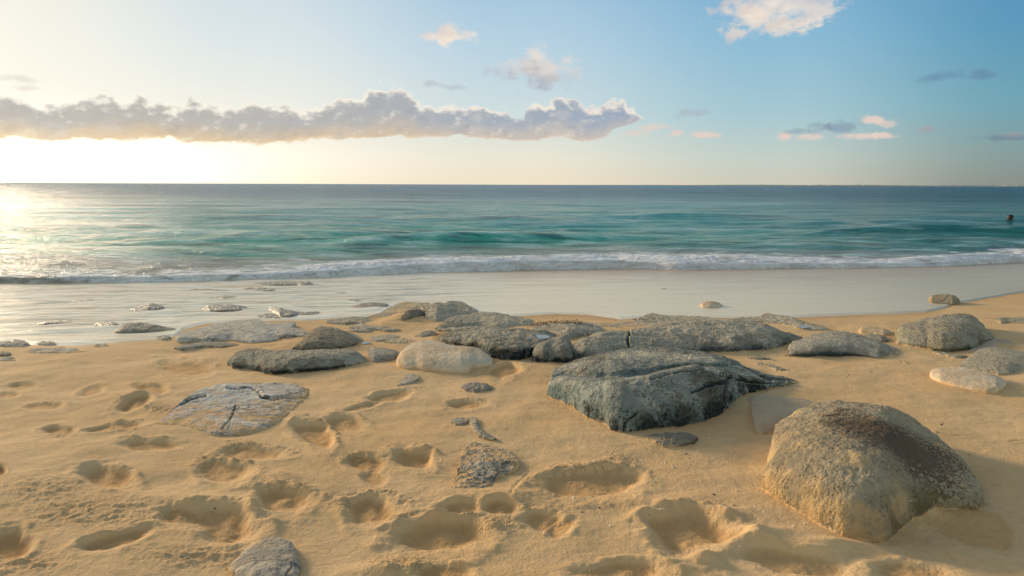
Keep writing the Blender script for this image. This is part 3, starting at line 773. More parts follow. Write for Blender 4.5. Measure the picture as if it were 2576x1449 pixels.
    if patches:
        Pc = P - np.array([0, 0, CAMZ]); pc = Pc @ RN
        sx = DW / 2 - pc[..., 0] / pc[..., 2] * FPX; sy = DH / 2 + pc[..., 1] / pc[..., 2] * FPX
        fac = (N * Pc).sum(-1)
        dist = np.linalg.norm(Pc, axis=2)
        for (qx, qy, rad, col, dens) in patches:
            qx = ox + qx / sc; qy = oy + qy / sc
            e_ = (sx - qx) ** 2 + (sy - qy) ** 2 + dist * 60
            j = np.unravel_index(np.argmin(e_), e_.shape); w = P[j] - O
            pl.append((w[0], w[1], w[2], rad, col, dens))
    if callable(mat): mt = mat(name + '_stone', pl, **mk)
    else: mt = mat
    ob = link(name, me, mt, label, cat, group)
    ob.location = O
    ROCKS.append(ob)
    return ob

def hash_name(s):
    h = 7
    for ch in s: h = (h * 31 + ord(ch)) % 100003
    return h

# stone palettes
def GREY(n, pl, **k):
    d = dict(dark=(.05, .06, .052), mid=(.185, .215, .19), light=(.52, .50, .40), pits=1.0, darkamt=.6, sanddust=.30, speck=.5, patches=pl); d.update(k)
    return rock_mat(n, d.pop('dark'), d.pop('mid'), d.pop('light'), **d)
def PALE(n, pl, **k):
    d = dict(dark=(.13, .12, .09), mid=(.40, .365, .275), light=(.66, .59, .46), pits=.7, darkamt=.35, sanddust=.45, speck=.35, patches=pl); d.update(k)
    return rock_mat(n, d.pop('dark'), d.pop('mid'), d.pop('light'), **d)
def TAN(n, pl, **k):
    d = dict(dark=(.45, .30, .17), mid=(.64, .455, .28), light=(.76, .60, .42), pits=.25, darkamt=.2, sanddust=.1, speck=.2, patches=pl, bumpy=.7, cracks=.15, dustup=.3); d.update(k)
    return rock_mat(n, d.pop('dark'), d.pop('mid'), d.pop('light'), **d)
def WHITE(n, pl, **k):
    d = dict(dark=(.11, .12, .11), mid=(.52, .49, .43), light=(.80, .74, .64), pits=.4, darkamt=.42, sanddust=.5, speck=.3, patches=pl); d.update(k)
    return rock_mat(n, d.pop('dark'), d.pop('mid'), d.pop('light'), **d)
def WET(n, pl, **k):
    d = dict(dark=(.09, .085, .06), mid=(.20, .18, .13), light=(.40, .37, .30), pits=.7, darkamt=.5, sanddust=-.3, speck=.4, rough=.45, patches=pl); d.update(k)
    return rock_mat(n, d.pop('dark'), d.pop('mid'), d.pop('light'), **d)

oA, oB, oC = (0, 671), (859, 671), (1717, 671)
oD, oE, oF = (0, 966), (859, 966), (1717, 966)
oG, oH, oI = (0, 443), (859, 443), (1717, 443)
print('rocks...')
DK = (.018, .024, .025); BRN = (.060, .030, .018)
# ---- the two big ones
rock('boulder', 'largest rounded tan boulder, dark brown algae over its top, in the near sand', 'boulder', oF, [
    (0, [(606, 775), (612, 800), (650, 838), (760, 897), (900, 992), (1050, 1082), (1200, 1148), (1350, 1182), (1500, 1197), (1545, 1190), (1600, 1122), (1700, 1045), (1850, 985), (2000, 940), (2150, 932), (2240, 936), (2278, 910)]),
    (.10, [(605, 755), (660, 700), (760, 790), (900, 870), (1100, 960), (1300, 1030), (1450, 1060), (1560, 1010), (1680, 930), (1850, 890), (2000, 870), (2150, 880), (2278, 890)]),
    (.20, [(612, 720), (680, 640), (780, 640), (1000, 720), (1300, 790), (1500, 830), (1660, 800), (1800, 780), (1950, 800), (2150, 820), (2277, 870)]),
    (.36, [(625, 640), (690, 520), (800, 470), (1050, 480), (1350, 540), (1650, 620), (1900, 670), (2100, 720), (2265, 845)]),
    (.50, [(640, 560), (690, 410), (790, 340), (1050, 300), (1400, 330), (1700, 430), (1950, 560), (2120, 680), (2250, 810)]),
    (.60, [(652, 500), (672, 400), (705, 310), (745, 275), (800, 248), (900, 190), (1000, 152), (1130, 138), (1280, 140), (1400, 143), (1560, 178), (1700, 240), (1780, 300), (1900, 380), (2020, 480), (2120, 590), (2190, 690), (2250, 790), (2272, 850)])],
    TAN, back=.20, nu=420, nv=260, smooth=6, amp=.016, freq=5, oct_=6, ridged=.006,
    patches=[(1400, 320, .24, BRN, 1.9), (1700, 480, .28, BRN, 2.1), (1180, 220, .12, BRN, .9), (2000, 560, .14, (.09, .045, .028), 1.1), (1880, 700, .12, BRN, 1.0), (1850, 930, .14, (.13, .105, .055), 1.3), (1620, 1060, .10, (.18, .13, .07), 1.0), (660, 740, .14, (.52, .35, .17), 1.3), (720, 420, .13, (.50, .34, .17), 1.2), (950, 930, .15, (.46, .31, .15), 1.1), (1350, 1130, .13, (.44, .30, .15), 1.0), (1650, 870, .10, (.46, .33, .18), 1.0), (1050, 330, .08, (.48, .34, .17), .9)],
    dark=(.15, .10, .05), mid=(.285, .225, .14), light=(.43, .35, .225), pits=.9, darkamt=.40, sanddust=.18, speck=.45, stain=((.62, .40, .18), .75), dustup=.15)
rock('slab', 'large dark grey pitted slab with a long groove, middle of the sand', 'rock', (0, 0), [
    (0, [(1377, 992), (1390, 1002), (1440, 1022), (1465, 1045), (1490, 1060), (1520, 1068), (1535, 1085), (1565, 1091), (1640, 1083), (1700, 1077), (1770, 1064), (1815, 1048), (1832, 1035), (1850, 1012), (1880, 990), (1930, 978), (1975, 972), (2006, 962)]),
    (.05, [(1377, 985), (1400, 990), (1450, 1008), (1500, 1040), (1550, 1062), (1620, 1062), (1700, 1052), (1760, 1040), (1822, 1018), (1850, 990), (1900, 975), (1960, 968), (2006, 961)]),
    (.13, [(1378, 976), (1410, 968), (1460, 980), (1530, 1005), (1600, 1015), (1700, 1005), (1790, 1000), (1825, 985), (1870, 968), (1930, 962), (2006, 960)]),
    (.28, [(1380, 966), (1415, 952), (1470, 957), (1550, 960), (1620, 952), (1690, 936), (1750, 926), (1800, 934), (1870, 950), (1930, 957), (2005, 959)]),
    (.66, [(1384, 955), (1412, 944), (1470, 950), (1550, 953), (1620, 944), (1690, 930), (1750, 921), (1810, 928), (1880, 943), (1940, 953), (2005, 958)]),
    (.61, [(1388, 944), (1425, 928), (1500, 932), (1560, 932), (1640, 921), (1720, 913), (1790, 911), (1840, 918), (1890, 937), (1950, 951), (2004, 957)]),
    (.64, [(1391, 936), (1425, 916), (1500, 910), (1560, 906), (1640, 898), (1720, 896), (1790, 900), (1840, 910), (1890, 934), (1950, 950), (2004, 957)]),
    (.74, [(1393, 930), (1420, 918), (1460, 903), (1500, 893), (1560, 882), (1620, 873), (1680, 874), (1760, 886), (1820, 896), (1850, 910), (1880, 928), (1920, 942), (1960, 950), (2003, 957)])],
    GREY, back=.22, nu=460, nv=260, smooth=2, grooves=[([(1640, 954), (1680, 942), (1713, 934), (1763, 926), (1790, 933), (1838, 950), (1888, 960), (1940, 963)], 3.5, .022), ([(1832, 955), (1828, 985), (1832, 1010), (1828, 1040)], 4, .03), ([(1843, 914), (1878, 925), (1928, 953), (1975, 960)], 3, .02), ([(1600, 1040), (1575, 1062), (1568, 1088)], 4, .016), ([(1740, 985), (1790, 968), (1830, 960)], 4, .014)], amp=.016, freq=5.5, oct_=6, ridged=.010,
    patches=[(1600, 892, .30, (.50, .46, .35), 1.3), (1740, 900, .24, (.50, .45, .34), 1.3), (1450, 915, .16, (.46, .43, .34), 1.2), (1500, 975, .2, (.33, .37, .34), 1.1), (1810, 975, .20, DK, 1.5), (1870, 955, .16, DK, 1.5), (1800, 1020, .18, DK, 1.5), (1720, 1060, .18, DK, 1.4), (1630, 1075, .14, DK, 1.3), (1900, 965, .12, DK, 1.4), (1540, 1075, .09, DK, 1.2), (1760, 945, .12, DK, 1.0), (1480, 1035, .08, DK, .9), (1560, 1010, .16, (.17, .21, .20), 1.0)],  # DK: wet algae, plus shading of the front put into the colour
    dustup=.3, dark=(.022, .034, .034), mid=(.17, .215, .20), light=(.50, .51, .43), pits=1.3, darkamt=.55, speck=.6, sanddust=.16)
# ---- long ledge behind it
rock('ledge_rock', 'long grey ridge of pitted rock with a vertical crack, behind the dark slab', 'rock', (0, 0), [
    (0, [(1428, 886), (1440, 902), (1470, 909), (1520, 905), (1580, 897), (1660, 890), (1760, 886), (1850, 886), (1910, 882), (1960, 877), (1985, 862), (2020, 852)]),
    (.10, [(1427, 880), (1455, 882), (1510, 880), (1575, 876), (1590, 872), (1660, 868), (1760, 866), (1850, 866), (1910, 864), (1960, 864), (1990, 857), (2020, 851)]),
    (.28, [(1432, 872), (1470, 858), (1520, 850), (1578, 852), (1592, 846), (1660, 842), (1760, 840), (1850, 842), (1910, 845), (1960, 850), (1995, 850), (2020, 850)]),
    (.40, [(1440, 865), (1470, 850), (1500, 838), (1540, 832), (1578, 833), (1600, 828), (1660, 822), (1700, 815), (1750, 811), (1830, 812), (1890, 814), (1930, 820), (1960, 832), (1990, 842), (2018, 848)])],
    GREY, back=.35, nu=360, nv=130, smooth=3, grooves=[([(1584, 828), (1578, 855), (1586, 884)], 2.5, .022)], amp=.020, freq=4.5, oct_=6, ridged=.014,
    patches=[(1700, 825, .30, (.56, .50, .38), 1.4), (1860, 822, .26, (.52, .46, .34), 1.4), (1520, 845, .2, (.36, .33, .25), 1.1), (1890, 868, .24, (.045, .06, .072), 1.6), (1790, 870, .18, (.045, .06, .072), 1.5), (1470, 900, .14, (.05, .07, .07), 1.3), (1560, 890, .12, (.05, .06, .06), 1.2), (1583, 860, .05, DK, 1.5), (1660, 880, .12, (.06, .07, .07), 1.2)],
    dark=(.06, .06, .05), mid=(.32, .32, .26), light=(.62, .57, .45), pits=1.3, darkamt=.5, sanddust=.25)
rock('rock_block', 'squat dark grey block with a notch, left end of the long ridge', 'rock', oH, [
    (0, [(1430, 1385), (1445, 1402), (1520, 1418), (1600, 1408), (1680, 1418), (1740, 1400), (1760, 1380)]),
    (.08, [(1432, 1370), (1480, 1350), (1540, 1370), (1570, 1385), (1620, 1345), (1700, 1370), (1755, 1370)]),
    (.24, [(1445, 1330), (1480, 1290), (1530, 1275), (1570, 1310), (1600, 1285), (1660, 1290), (1720, 1340), (1752, 1360)]),
    (.42, [(1460, 1290), (1490, 1262), (1530, 1250), (1590, 1225), (1660, 1210), (1720, 1240), (1750, 1300), (1755, 1350)])],
    GREY, back=.2, nu=140, nv=90, amp=.012, freq=9, oct_=5, ridged=.006, patches=[(1560, 1380, .16, DK, 1.5), (1680, 1380, .14, DK, 1.4), (1490, 1290, .10, (.26, .25, .19), 1.1)], dark=(.05, .06, .055), mid=(.17, .19, .17))
rock('slab', 'wide layered grey slab with sand on top and a dark undercut front edge', 'rock', oH, [
    (0, [(725, 1240), (760, 1265), (860, 1290), (1000, 1320), (1120, 1372), (1220, 1390), (1340, 1392), (1420, 1360), (1480, 1345), (1560, 1290), (1620, 1260)]),
    (.05, [(728, 1232), (780, 1250), (900, 1275), (1020, 1300), (1130, 1340), (1240, 1350), (1340, 1345), (1430, 1320), (1500, 1300), (1570, 1265), (1622, 1250)]),
    (.10, [(735, 1225), (800, 1225), (900, 1250), (1000, 1245), (1100, 1262), (1220, 1285), (1340, 1300), (1440, 1285), (1510, 1270), (1570, 1245), (1625, 1240)]),
    (.45, [(755, 1205), (820, 1195), (900, 1190), (1000, 1190), (1120, 1210), (1250, 1240), (1380, 1250), (1480, 1235), (1540, 1225), (1630, 1220)]),
    (.62, [(775, 1190), (840, 1165), (950, 1152), (1100, 1140), (1180, 1148), (1300, 1160), (1450, 1165), (1530, 1170), (1620, 1190)])],
    GREY, back=.3, nu=320, nv=130, smooth=2, amp=.012, freq=7, oct_=6, ridged=.012, terr=.02,
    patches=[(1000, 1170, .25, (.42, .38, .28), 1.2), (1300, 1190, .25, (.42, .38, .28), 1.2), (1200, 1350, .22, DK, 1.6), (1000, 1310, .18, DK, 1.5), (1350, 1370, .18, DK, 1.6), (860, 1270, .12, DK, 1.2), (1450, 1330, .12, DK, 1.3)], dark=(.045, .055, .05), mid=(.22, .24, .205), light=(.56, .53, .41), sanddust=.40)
rock('ledge_rock', 'smooth pale tan hump of ledge rock below the wet sand, centre', 'rock', oH, [
    (0, [(700, 1155), (760, 1160), (900, 1150), (1050, 1140), (1160, 1150), (1280, 1145), (1430, 1128)]),
    (.35, [(712, 1145), (800, 1120), (900, 1105), (1050, 1110), (1180, 1115), (1300, 1110), (1432, 1124)]),
    (.55, [(735, 1125), (800, 1085), (870, 1062), (980, 1050), (1050, 1030), (1150, 1035), (1250, 1050), (1320, 1080), (1380, 1105), (1434, 1122)])],
    PALE, back=.3, nu=240, nv=100, amp=.018, freq=4.5, oct_=6, ridged=.008, patches=[(820, 1120, .24, (.10, .12, .09), 1.4), (1000, 1125, .18, (.11, .12, .09), 1.2)])
rock('ledge_rock', 'pale knobbly outcrop peaking above the wet sand, centre left', 'rock', oH, [
    (0, [(640, 1085), (720, 1100), (800, 1090), (870, 1070), (950, 1062), (1040, 1050)]),
    (.25, [(635, 1050), (700, 1035), (780, 1050), (860, 1045), (950, 1040), (1041, 1046)]),
    (.42, [(630, 1010), (700, 985), (790, 1000), (870, 1010), (960, 1010), (1042, 1040)]),
    (.55, [(600, 985), (660, 965), (720, 955), (780, 965), (800, 950), (860, 945), (910, 952), (960, 985), (1010, 1015), (1044, 1035)])],
    PALE, back=.35, nu=220, nv=110, smooth=2, amp=.018, freq=7, oct_=6, ridged=.012, patches=[(900, 970, .12, (.22, .12, .07), .5)], sanddust=.3)
rock('ledge_rock', 'low sandy ledge sloping down left beside the pale knobbly outcrop', 'rock', oH, [
    (0, [(180, 1070), (260, 1065), (380, 1080), (480, 1070), (560, 1050), (640, 1040)]),
    (.6, [(200, 1062), (280, 1050), (400, 1040), (500, 1020), (580, 1010), (645, 1010)]),
    (.8, [(230, 1050), (330, 1020), (400, 985), (470, 955), (540, 958), (600, 962), (660, 960)])],
    PALE, back=.3, nu=160, nv=70, amp=.014, freq=6, sanddust=.75, patches=[(470, 960, .07, (.25, .14, .08), .6)])
rock('rock', 'dark brown angular rock leaning on the sandy slope, centre left', 'rock', oH, [
    (0, [(408, 1100), (470, 1104), (520, 1098), (580, 1085), (630, 1060), (745, 1040)]),
    (.15, [(415, 1092), (460, 1070), (530, 1060), (600, 1050), (640, 1030), (745, 1032)]),
    (.32, [(430, 1080), (470, 1040), (520, 1012), (560, 1006), (620, 1018), (650, 1000), (690, 995), (730, 1012), (748, 1028)])],
    WET, back=.15, nu=120, nv=70, amp=.014, freq=12, ridged=.010, dark=(.035, .022, .018), mid=(.09, .055, .04), light=(.22, .15, .10), darkamt=.6, rough=.8, patches=[])
rock('rock', 'small pale lumpy rock right of the dark brown one', 'rock', oH, [
    (0, [(640, 1088), (700, 1098), (760, 1092), (822, 1080)]), (.3, [(642, 1070), (690, 1060), (750, 1066), (820, 1074)]), (.5, [(646, 1050), (680, 1030), (730, 1028), (780, 1050), (820, 1068)])],
    PALE, back=.12, nu=80, nv=50, amp=.010, freq=14, sanddust=.2)
rock('rock', 'low rounded greenish-grey mound left of the orange kelp', 'rock', oH, [
    (0, [(553, 1212), (600, 1222), (660, 1220), (735, 1208)]), (.3, [(560, 1205), (610, 1196), (670, 1192), (735, 1202)]), (.55, [(575, 1195), (610, 1175), (650, 1166), (700, 1172), (735, 1196)])],
    GREY, back=.12, nu=90, nv=50, amp=.006, freq=12, sanddust=.1, mid=(.26, .26, .20))
rock('ledge_rock', 'peaked grey hump at the back of the long ridge, centre', 'rock', oH, [
    (0, [(1640, 1240), (1700, 1235), (1800, 1215), (1900, 1195), (1980, 1180)]), (.25, [(1650, 1215), (1720, 1180), (1800, 1165), (1900, 1160), (1985, 1165)]), (.5, [(1660, 1190), (1700, 1145), (1760, 1112), (1820, 1108), (1890, 1125), (1950, 1145), (1985, 1160)])],
    PALE, back=.3, nu=150, nv=80, amp=.014, freq=7, ridged=.008, dark=(.12, .12, .095), mid=(.28, .26, .20))
rock('ledge_rock', 'flat pale ledge top strewn with dark weed, centre right edge of the wet sand', 'rock', (0, 0), [
    (0, [(1335, 850), (1420, 846), (1500, 832), (1580, 828), (1660, 824), (1750, 815), (1830, 812)]),
    (.8, [(1335, 838), (1420, 828), (1500, 822), (1580, 818), (1660, 812), (1750, 808), (1832, 808)]),
    (.86, [(1338, 828), (1350, 820), (1400, 814), (1450, 811), (1500, 818), (1570, 815), (1600, 808), (1622, 796), (1640, 790), (1670, 796), (1720, 796), (1780, 800), (1833, 806)])],
    PALE, back=.25, nu=260, nv=70, smooth=2, amp=.012, freq=5, oct_=6, ridged=.008, sanddust=.55, patches=[(1440, 815, .10, BRN, .45), (1640, 797, .10, (.18, .10, .06), .5), (1380, 820, .08, BRN, .4)])
rock('ledge_rock', 'low rock crest with a yellowish right slope, just below the wet sand', 'rock', oI, [
    (0, [(230, 1112), (330, 1118), (450, 1112), (600, 1110), (750, 1125), (860, 1150), (1000, 1165), (1115, 1168)]),
    (.35, [(240, 1105), (330, 1098), (450, 1095), (600, 1088), (720, 1095), (860, 1120), (1000, 1148), (1116, 1164)]),
    (.55, [(260, 1100), (330, 1084), (440, 1070), (510, 1074), (570, 1070), (620, 1042), (650, 1040), (690, 1052), (740, 1058), (820, 1068), (870, 1090), (920, 1118), (1020, 1130), (1116, 1160)])],
    PALE, back=.3, nu=240, nv=80, smooth=2, amp=.010, freq=8, oct_=6, ridged=.008, stain=((.38, .36, .17), .5), sanddust=.2, patches=[(1050, 1145, .10, (.13, .14, .12), .7)])
rock('rock', 'domed grey rock with fine slanting layers, right of the long ridge', 'rock', oI, [
    (0, [(768, 1356), (850, 1366), (960, 1370), (1100, 1364), (1280, 1362), (1400, 1372), (1480, 1380), (1560, 1352), (1665, 1352)]),
    (.08, [(780, 1346), (850, 1330), (960, 1320), (1100, 1310), (1250, 1315), (1380, 1345), (1480, 1365), (1560, 1340), (1665, 1350)]),
    (.32, [(798, 1310), (870, 1280), (980, 1255), (1100, 1245), (1230, 1250), (1340, 1275), (1450, 1310), (1560, 1325), (1664, 1348)]),
    (.58, [(800, 1285), (830, 1250), (900, 1232), (960, 1205), (1050, 1185), (1130, 1178), (1220, 1180), (1300, 1195), (1360, 1215), (1430, 1240), (1500, 1268), (1600, 1310), (1662, 1345)])],
    GREY, back=.35, nu=280, nv=130, smooth=4, amp=.012, freq=5, oct_=5, ridged=.006, stretch=(1.0, .5, 3.0), pits=.5,
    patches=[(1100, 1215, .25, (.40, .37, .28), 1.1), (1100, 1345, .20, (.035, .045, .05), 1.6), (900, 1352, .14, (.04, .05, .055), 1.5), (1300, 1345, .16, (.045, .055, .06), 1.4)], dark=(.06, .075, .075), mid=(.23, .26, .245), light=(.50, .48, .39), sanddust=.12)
rock('rock', 'flat grey wedge of rock between the domed rock and the right boulder', 'rock', oI, [
    (0, [(1340, 1215), (1420, 1240), (1500, 1250), (1560, 1240)]), (.5, [(1340, 1205), (1420, 1215), (1500, 1222), (1560, 1236)]), (.8, [(1345, 1195), (1420, 1190), (1500, 1200), (1550, 1225)])],
    GREY, back=.1, nu=80, nv=40, amp=.006, freq=12, sanddust=.3)
rock('boulder', 'grey-green humped boulder at right with a sandy rock at its foot', 'boulder', oI, [
    (0, [(1603, 1232), (1625, 1262), (1700, 1284), (1780, 1298), (1850, 1306), (1890, 1322), (1960, 1330), (2060, 1328), (2150, 1322), (2230, 1305), (2258, 1276), (2330, 1250), (2358, 1228)]),
    (.10, [(1604, 1215), (1650, 1215), (1720, 1240), (1820, 1262), (1900, 1285), (2000, 1280), (2120, 1270), (2210, 1262), (2252, 1240), (2320, 1232), (2356, 1225)]),
    (.32, [(1610, 1185), (1660, 1160), (1750, 1165), (1860, 1175), (1960, 1160), (2080, 1150), (2180, 1170), (2240, 1180), (2300, 1205), (2352, 1222)]),
    (.50, [(1615, 1160), (1625, 1130), (1670, 1112), (1740, 1108), (1800, 1085), (1880, 1070), (1960, 1052), (2060, 1044), (2130, 1045), (2175, 1055), (2220, 1080), (2260, 1115), (2300, 1165), (2350, 1218)])],
    GREY, back=.35, nu=300, nv=160, smooth=5, amp=.018, freq=5, oct_=5, ridged=.008, stain=((.42, .36, .15), .75), patches=[(2050, 1075, .28, (.30, .29, .25), 1.1), (2080, 1285, .24, (.085, .08, .035), 1.6), (1900, 1295, .16, (.12, .11, .05), 1.3), (2230, 1220, .14, (.09, .085, .05), 1.4), (1680, 1180, .16, (.38, .33, .17), 1.2)], dark=(.07, .075, .055), mid=(.25, .24, .18), light=(.50, .47, .36), sanddust=.1)
rock('flat_rock', 'thin sandy pinkish flat rock behind the right boulder', 'rock', oC, [
    (0, [(2140, 640), (2200, 658), (2280, 650), (2380, 615), (2500, 580)]), (.6, [(2180, 620), (2260, 600), (2340, 585), (2430, 578), (2502, 577)]), (.85, [(2230, 580), (2290, 552), (2360, 545), (2440, 552), (2503, 574)])],
    TAN, back=.12, nu=120, nv=50, amp=.004, freq=6, dark=(.36, .24, .17), mid=(.50, .35, .25), light=(.58, .42, .30))
rock('flat_rock', 'broad low greenish-grey rock cut by the right edge of the photo', 'rock', oC, [
    (0, [(2060, 752), (2140, 768), (2250, 785), (2380, 810), (2460, 815), (2560, 795), (2760, 780)]), (.5, [(2080, 740), (2160, 720), (2280, 720), (2400, 735), (2560, 740), (2760, 760)]),
    (.78, [(2110, 715), (2170, 675), (2230, 640), (2290, 622), (2360, 618), (2430, 628), (2576, 655), (2700, 690), (2770, 740)])],
    GREY, back=.3, nu=240, nv=90, amp=.008, freq=5, dark=(.20, .20, .15), mid=(.33, .315, .235), light=(.44, .40, .29), pits=.4, sanddust=.30)
rock('pebble', 'smooth oval pinkish-tan stone at the right edge, below the greenish flat rock', 'stone', oC, [
    (0, [(1864, 822), (1880, 852), (1940, 885), (2050, 915), (2200, 945), (2300, 962), (2370, 962), (2420, 935), (2452, 892)]),
    (.10, [(1863, 815), (1900, 835), (2000, 865), (2150, 900), (2300, 920), (2400, 905), (2453, 885)]),
    (.40, [(1868, 800), (1930, 800), (2050, 815), (2180, 835), (2300, 855), (2400, 865), (2450, 875)]),
    (.62, [(1875, 790), (1900, 772), (1960, 762), (2050, 760), (2120, 765), (2220, 780), (2320, 805), (2400, 838), (2445, 868)])],
    TAN, back=.12, nu=200, nv=110, smooth=8, amp=.004, freq=5, oct_=4, pits=.3, patches=[(2330, 880, .05, (.55, .40, .30), .8)])
rock('pebble', 'round golden stone standing in the thin water, right of centre', 'stone', oI, [
    (0, [(124, 990), (150, 1006), (210, 1010), (270, 1006), (306, 990)]), (.12, [(124, 982), (160, 985), (210, 988), (270, 986), (306, 982)]), (.30, [(126, 975), (150, 955), (185, 944), (230, 944), (275, 955), (305, 975)])],
    TAN, back=.12, nu=90, nv=60, smooth=6, amp=.006, freq=14, film=True)
rock('rock', 'pitted brown log-shaped rock lying at the water edge, far right', 'rock', oI, [
    (0, [(1855, 955), (1880, 968), (1960, 972), (2040, 976), (2094, 968)]), (.10, [(1854, 940), (1900, 945), (1960, 950), (2040, 955), (2096, 955)]), (.26, [(1855, 920), (1880, 900), (1930, 893), (2000, 892), (2060, 905), (2094, 935)])],
    TAN, back=.12, nu=120, nv=70, smooth=3, amp=.009, freq=12, ridged=.005, film=True, pits=1.0, darkamt=.5, speck=.5, dark=(.16, .10, .05), mid=(.34, .25, .14), light=(.50, .40, .26), patches=[(1975, 935, .03, (.03, .02, .01), 1.0)])
rock('pebble', 'golden rounded stone half sunk in sand, left of the right boulder', 'stone', oI, [
    (0, [(1326, 1180), (1350, 1190), (1440, 1196), (1520, 1206), (1578, 1200)]), (.15, [(1325, 1172), (1370, 1172), (1440, 1178), (1520, 1190), (1579, 1192)]), (.45, [(1327, 1160), (1350, 1140), (1400, 1134), (1460, 1136), (1500, 1150), (1545, 1160), (1578, 1184)])],
    TAN, back=.15, nu=110, nv=60, smooth=6, amp=.005, freq=9, mid=(.58, .40, .21), light=(.66, .48, .28))
rock('flat_rock', 'thin greenish ledge barely out of the sand, far right under the waterline', 'rock', oI, [
    (0, [(2300, 1080), (2360, 1090), (2400, 1118), (2460, 1108), (2600, 1120), (2700, 1115)]), (.5, [(2310, 1075), (2380, 1078), (2450, 1092), (2600, 1095), (2700, 1100)]), (.8, [(2330, 1070), (2400, 1066), (2480, 1068), (2600, 1062), (2700, 1080)])],
    GREY, back=.1, nu=130, nv=50, amp=.008, freq=9, mid=(.34, .33, .22), light=(.46, .42, .28), sanddust=.3)
for lab, pts in [('ragged thin strip of grey rock poking from sand, right of the long ridge', ([(505, 725), (560, 745), (640, 762), (700, 790), (800, 797)], [(510, 722), (580, 728), (660, 740), (740, 765), (808, 785)])),
                 ('small flat grey sliver of rock just above the ragged strip', ([(490, 690), (560, 700), (640, 700), (690, 712)], [(500, 685), (570, 684), (640, 690), (690, 708)])),
                 ('tiny grey sliver of rock below the domed layered rock', ([(1580, 705), (1630, 716), (1692, 734)], [(1590, 700), (1650, 706), (1692, 730)])),
                 ('low greenish patch of rock in front of the right boulder', ([(1880, 645), (1960, 670), (2060, 690), (2160, 690)], [(1890, 640), (1980, 650), (2080, 665), (2165, 682)]))]:
    rock('rock_sliver', lab, 'rock', oC, [(0, pts[0]), (.6, pts[1])], GREY, back=.05, nu=90, nv=36, smooth=1, amp=.012, freq=16, lift=.004, dark=(.13, .145, .13), mid=(.27, .28, .235), sanddust=.2)
rock('sandy_rock', 'sand-caked pinkish angular block between the dark slab and the big boulder', 'rock', oF, [
    (0, [(545, 360), (600, 372), (680, 360), (760, 330), (860, 290), (980, 220), (1040, 170)]), (.55, [(525, 240), (600, 230), (700, 215), (850, 200), (960, 180), (1040, 150)]), (.9, [(508, 110), (540, 82), (590, 74), (680, 84), (800, 98), (900, 110), (1000, 140), (1040, 150)])],
    TAN, back=.05, nu=150, nv=80, smooth=5, amp=.005, freq=5, dark=(.42, .27, .15), mid=(.54, .375, .22), light=(.58, .42, .27), sanddust=.0, pits=.2)
rock('rock', 'small black and tan rock under the lower tip of the dark slab', 'rock', (0, 0), [
    (0, [(1608, 1104), (1640, 1118), (1670, 1127), (1710, 1126), (1745, 1118), (1756, 1105)]), (.45, [(1610, 1102), (1650, 1104), (1700, 1106), (1755, 1103)]), (.75, [(1620, 1099), (1650, 1092), (1690, 1090), (1730, 1091), (1755, 1098)])],
    GREY, back=.06, nu=140, nv=60, smooth=2, amp=.009, freq=16, ridged=.006, dark=(.02, .025, .024), mid=(.10, .10, .085), light=(.42, .33, .23), darkamt=.6, sanddust=.3)
rock('boulder', 'cream rounded boulder with a smooth top, centre of the beach', 'boulder', oB, [
    (0, [(410, 745), (425, 768), (480, 780), (560, 782), (610, 795), (700, 800), (800, 803), (900, 806), (960, 797), (1010, 775), (1080, 765), (1142, 752)]),
    (.08, [(409, 730), (450, 730), (540, 735), (620, 745), (750, 750), (900, 755), (1000, 735), (1080, 730), (1144, 735)]),
    (.28, [(414, 705), (460, 668), (540, 660), (650, 670), (800, 685), (950, 690), (1050, 690), (1144, 710)]),
    (.52, [(425, 685), (450, 645), (500, 600), (550, 572), (610, 560), (680, 562), (740, 575), (830, 600), (920, 606), (1000, 612), (1050, 630), (1100, 660), (1140, 692)])],
    TAN, back=.22, nu=280, nv=170, smooth=8, amp=.010, freq=4.5, oct_=5, pits=.25, dark=(.42, .28, .16), mid=(.66, .47, .29), light=(.78, .62, .43), sanddust=.0, patches=[(700, 730, .03, (.18, .10, .06), .45)])
rock('pebble', 'small rough purplish-grey stone lying alone on the sand, centre', 'stone', oB, [
    (0, [(900, 915), (930, 942), (1000, 955), (1080, 950), (1152, 932)]), (.3, [(900, 905), (960, 912), (1040, 920), (1100, 918), (1153, 925)]), (.7, [(905, 900), (940, 882), (1000, 874), (1080, 880), (1130, 900), (1152, 920)])],
    GREY, back=.04, nu=130, nv=70, smooth=2, amp=.008, freq=26, ridged=.005, dark=(.09, .075, .075), mid=(.22, .19, .19), light=(.42, .37, .35), darkamt=.5, sanddust=.0, scale=1.6)
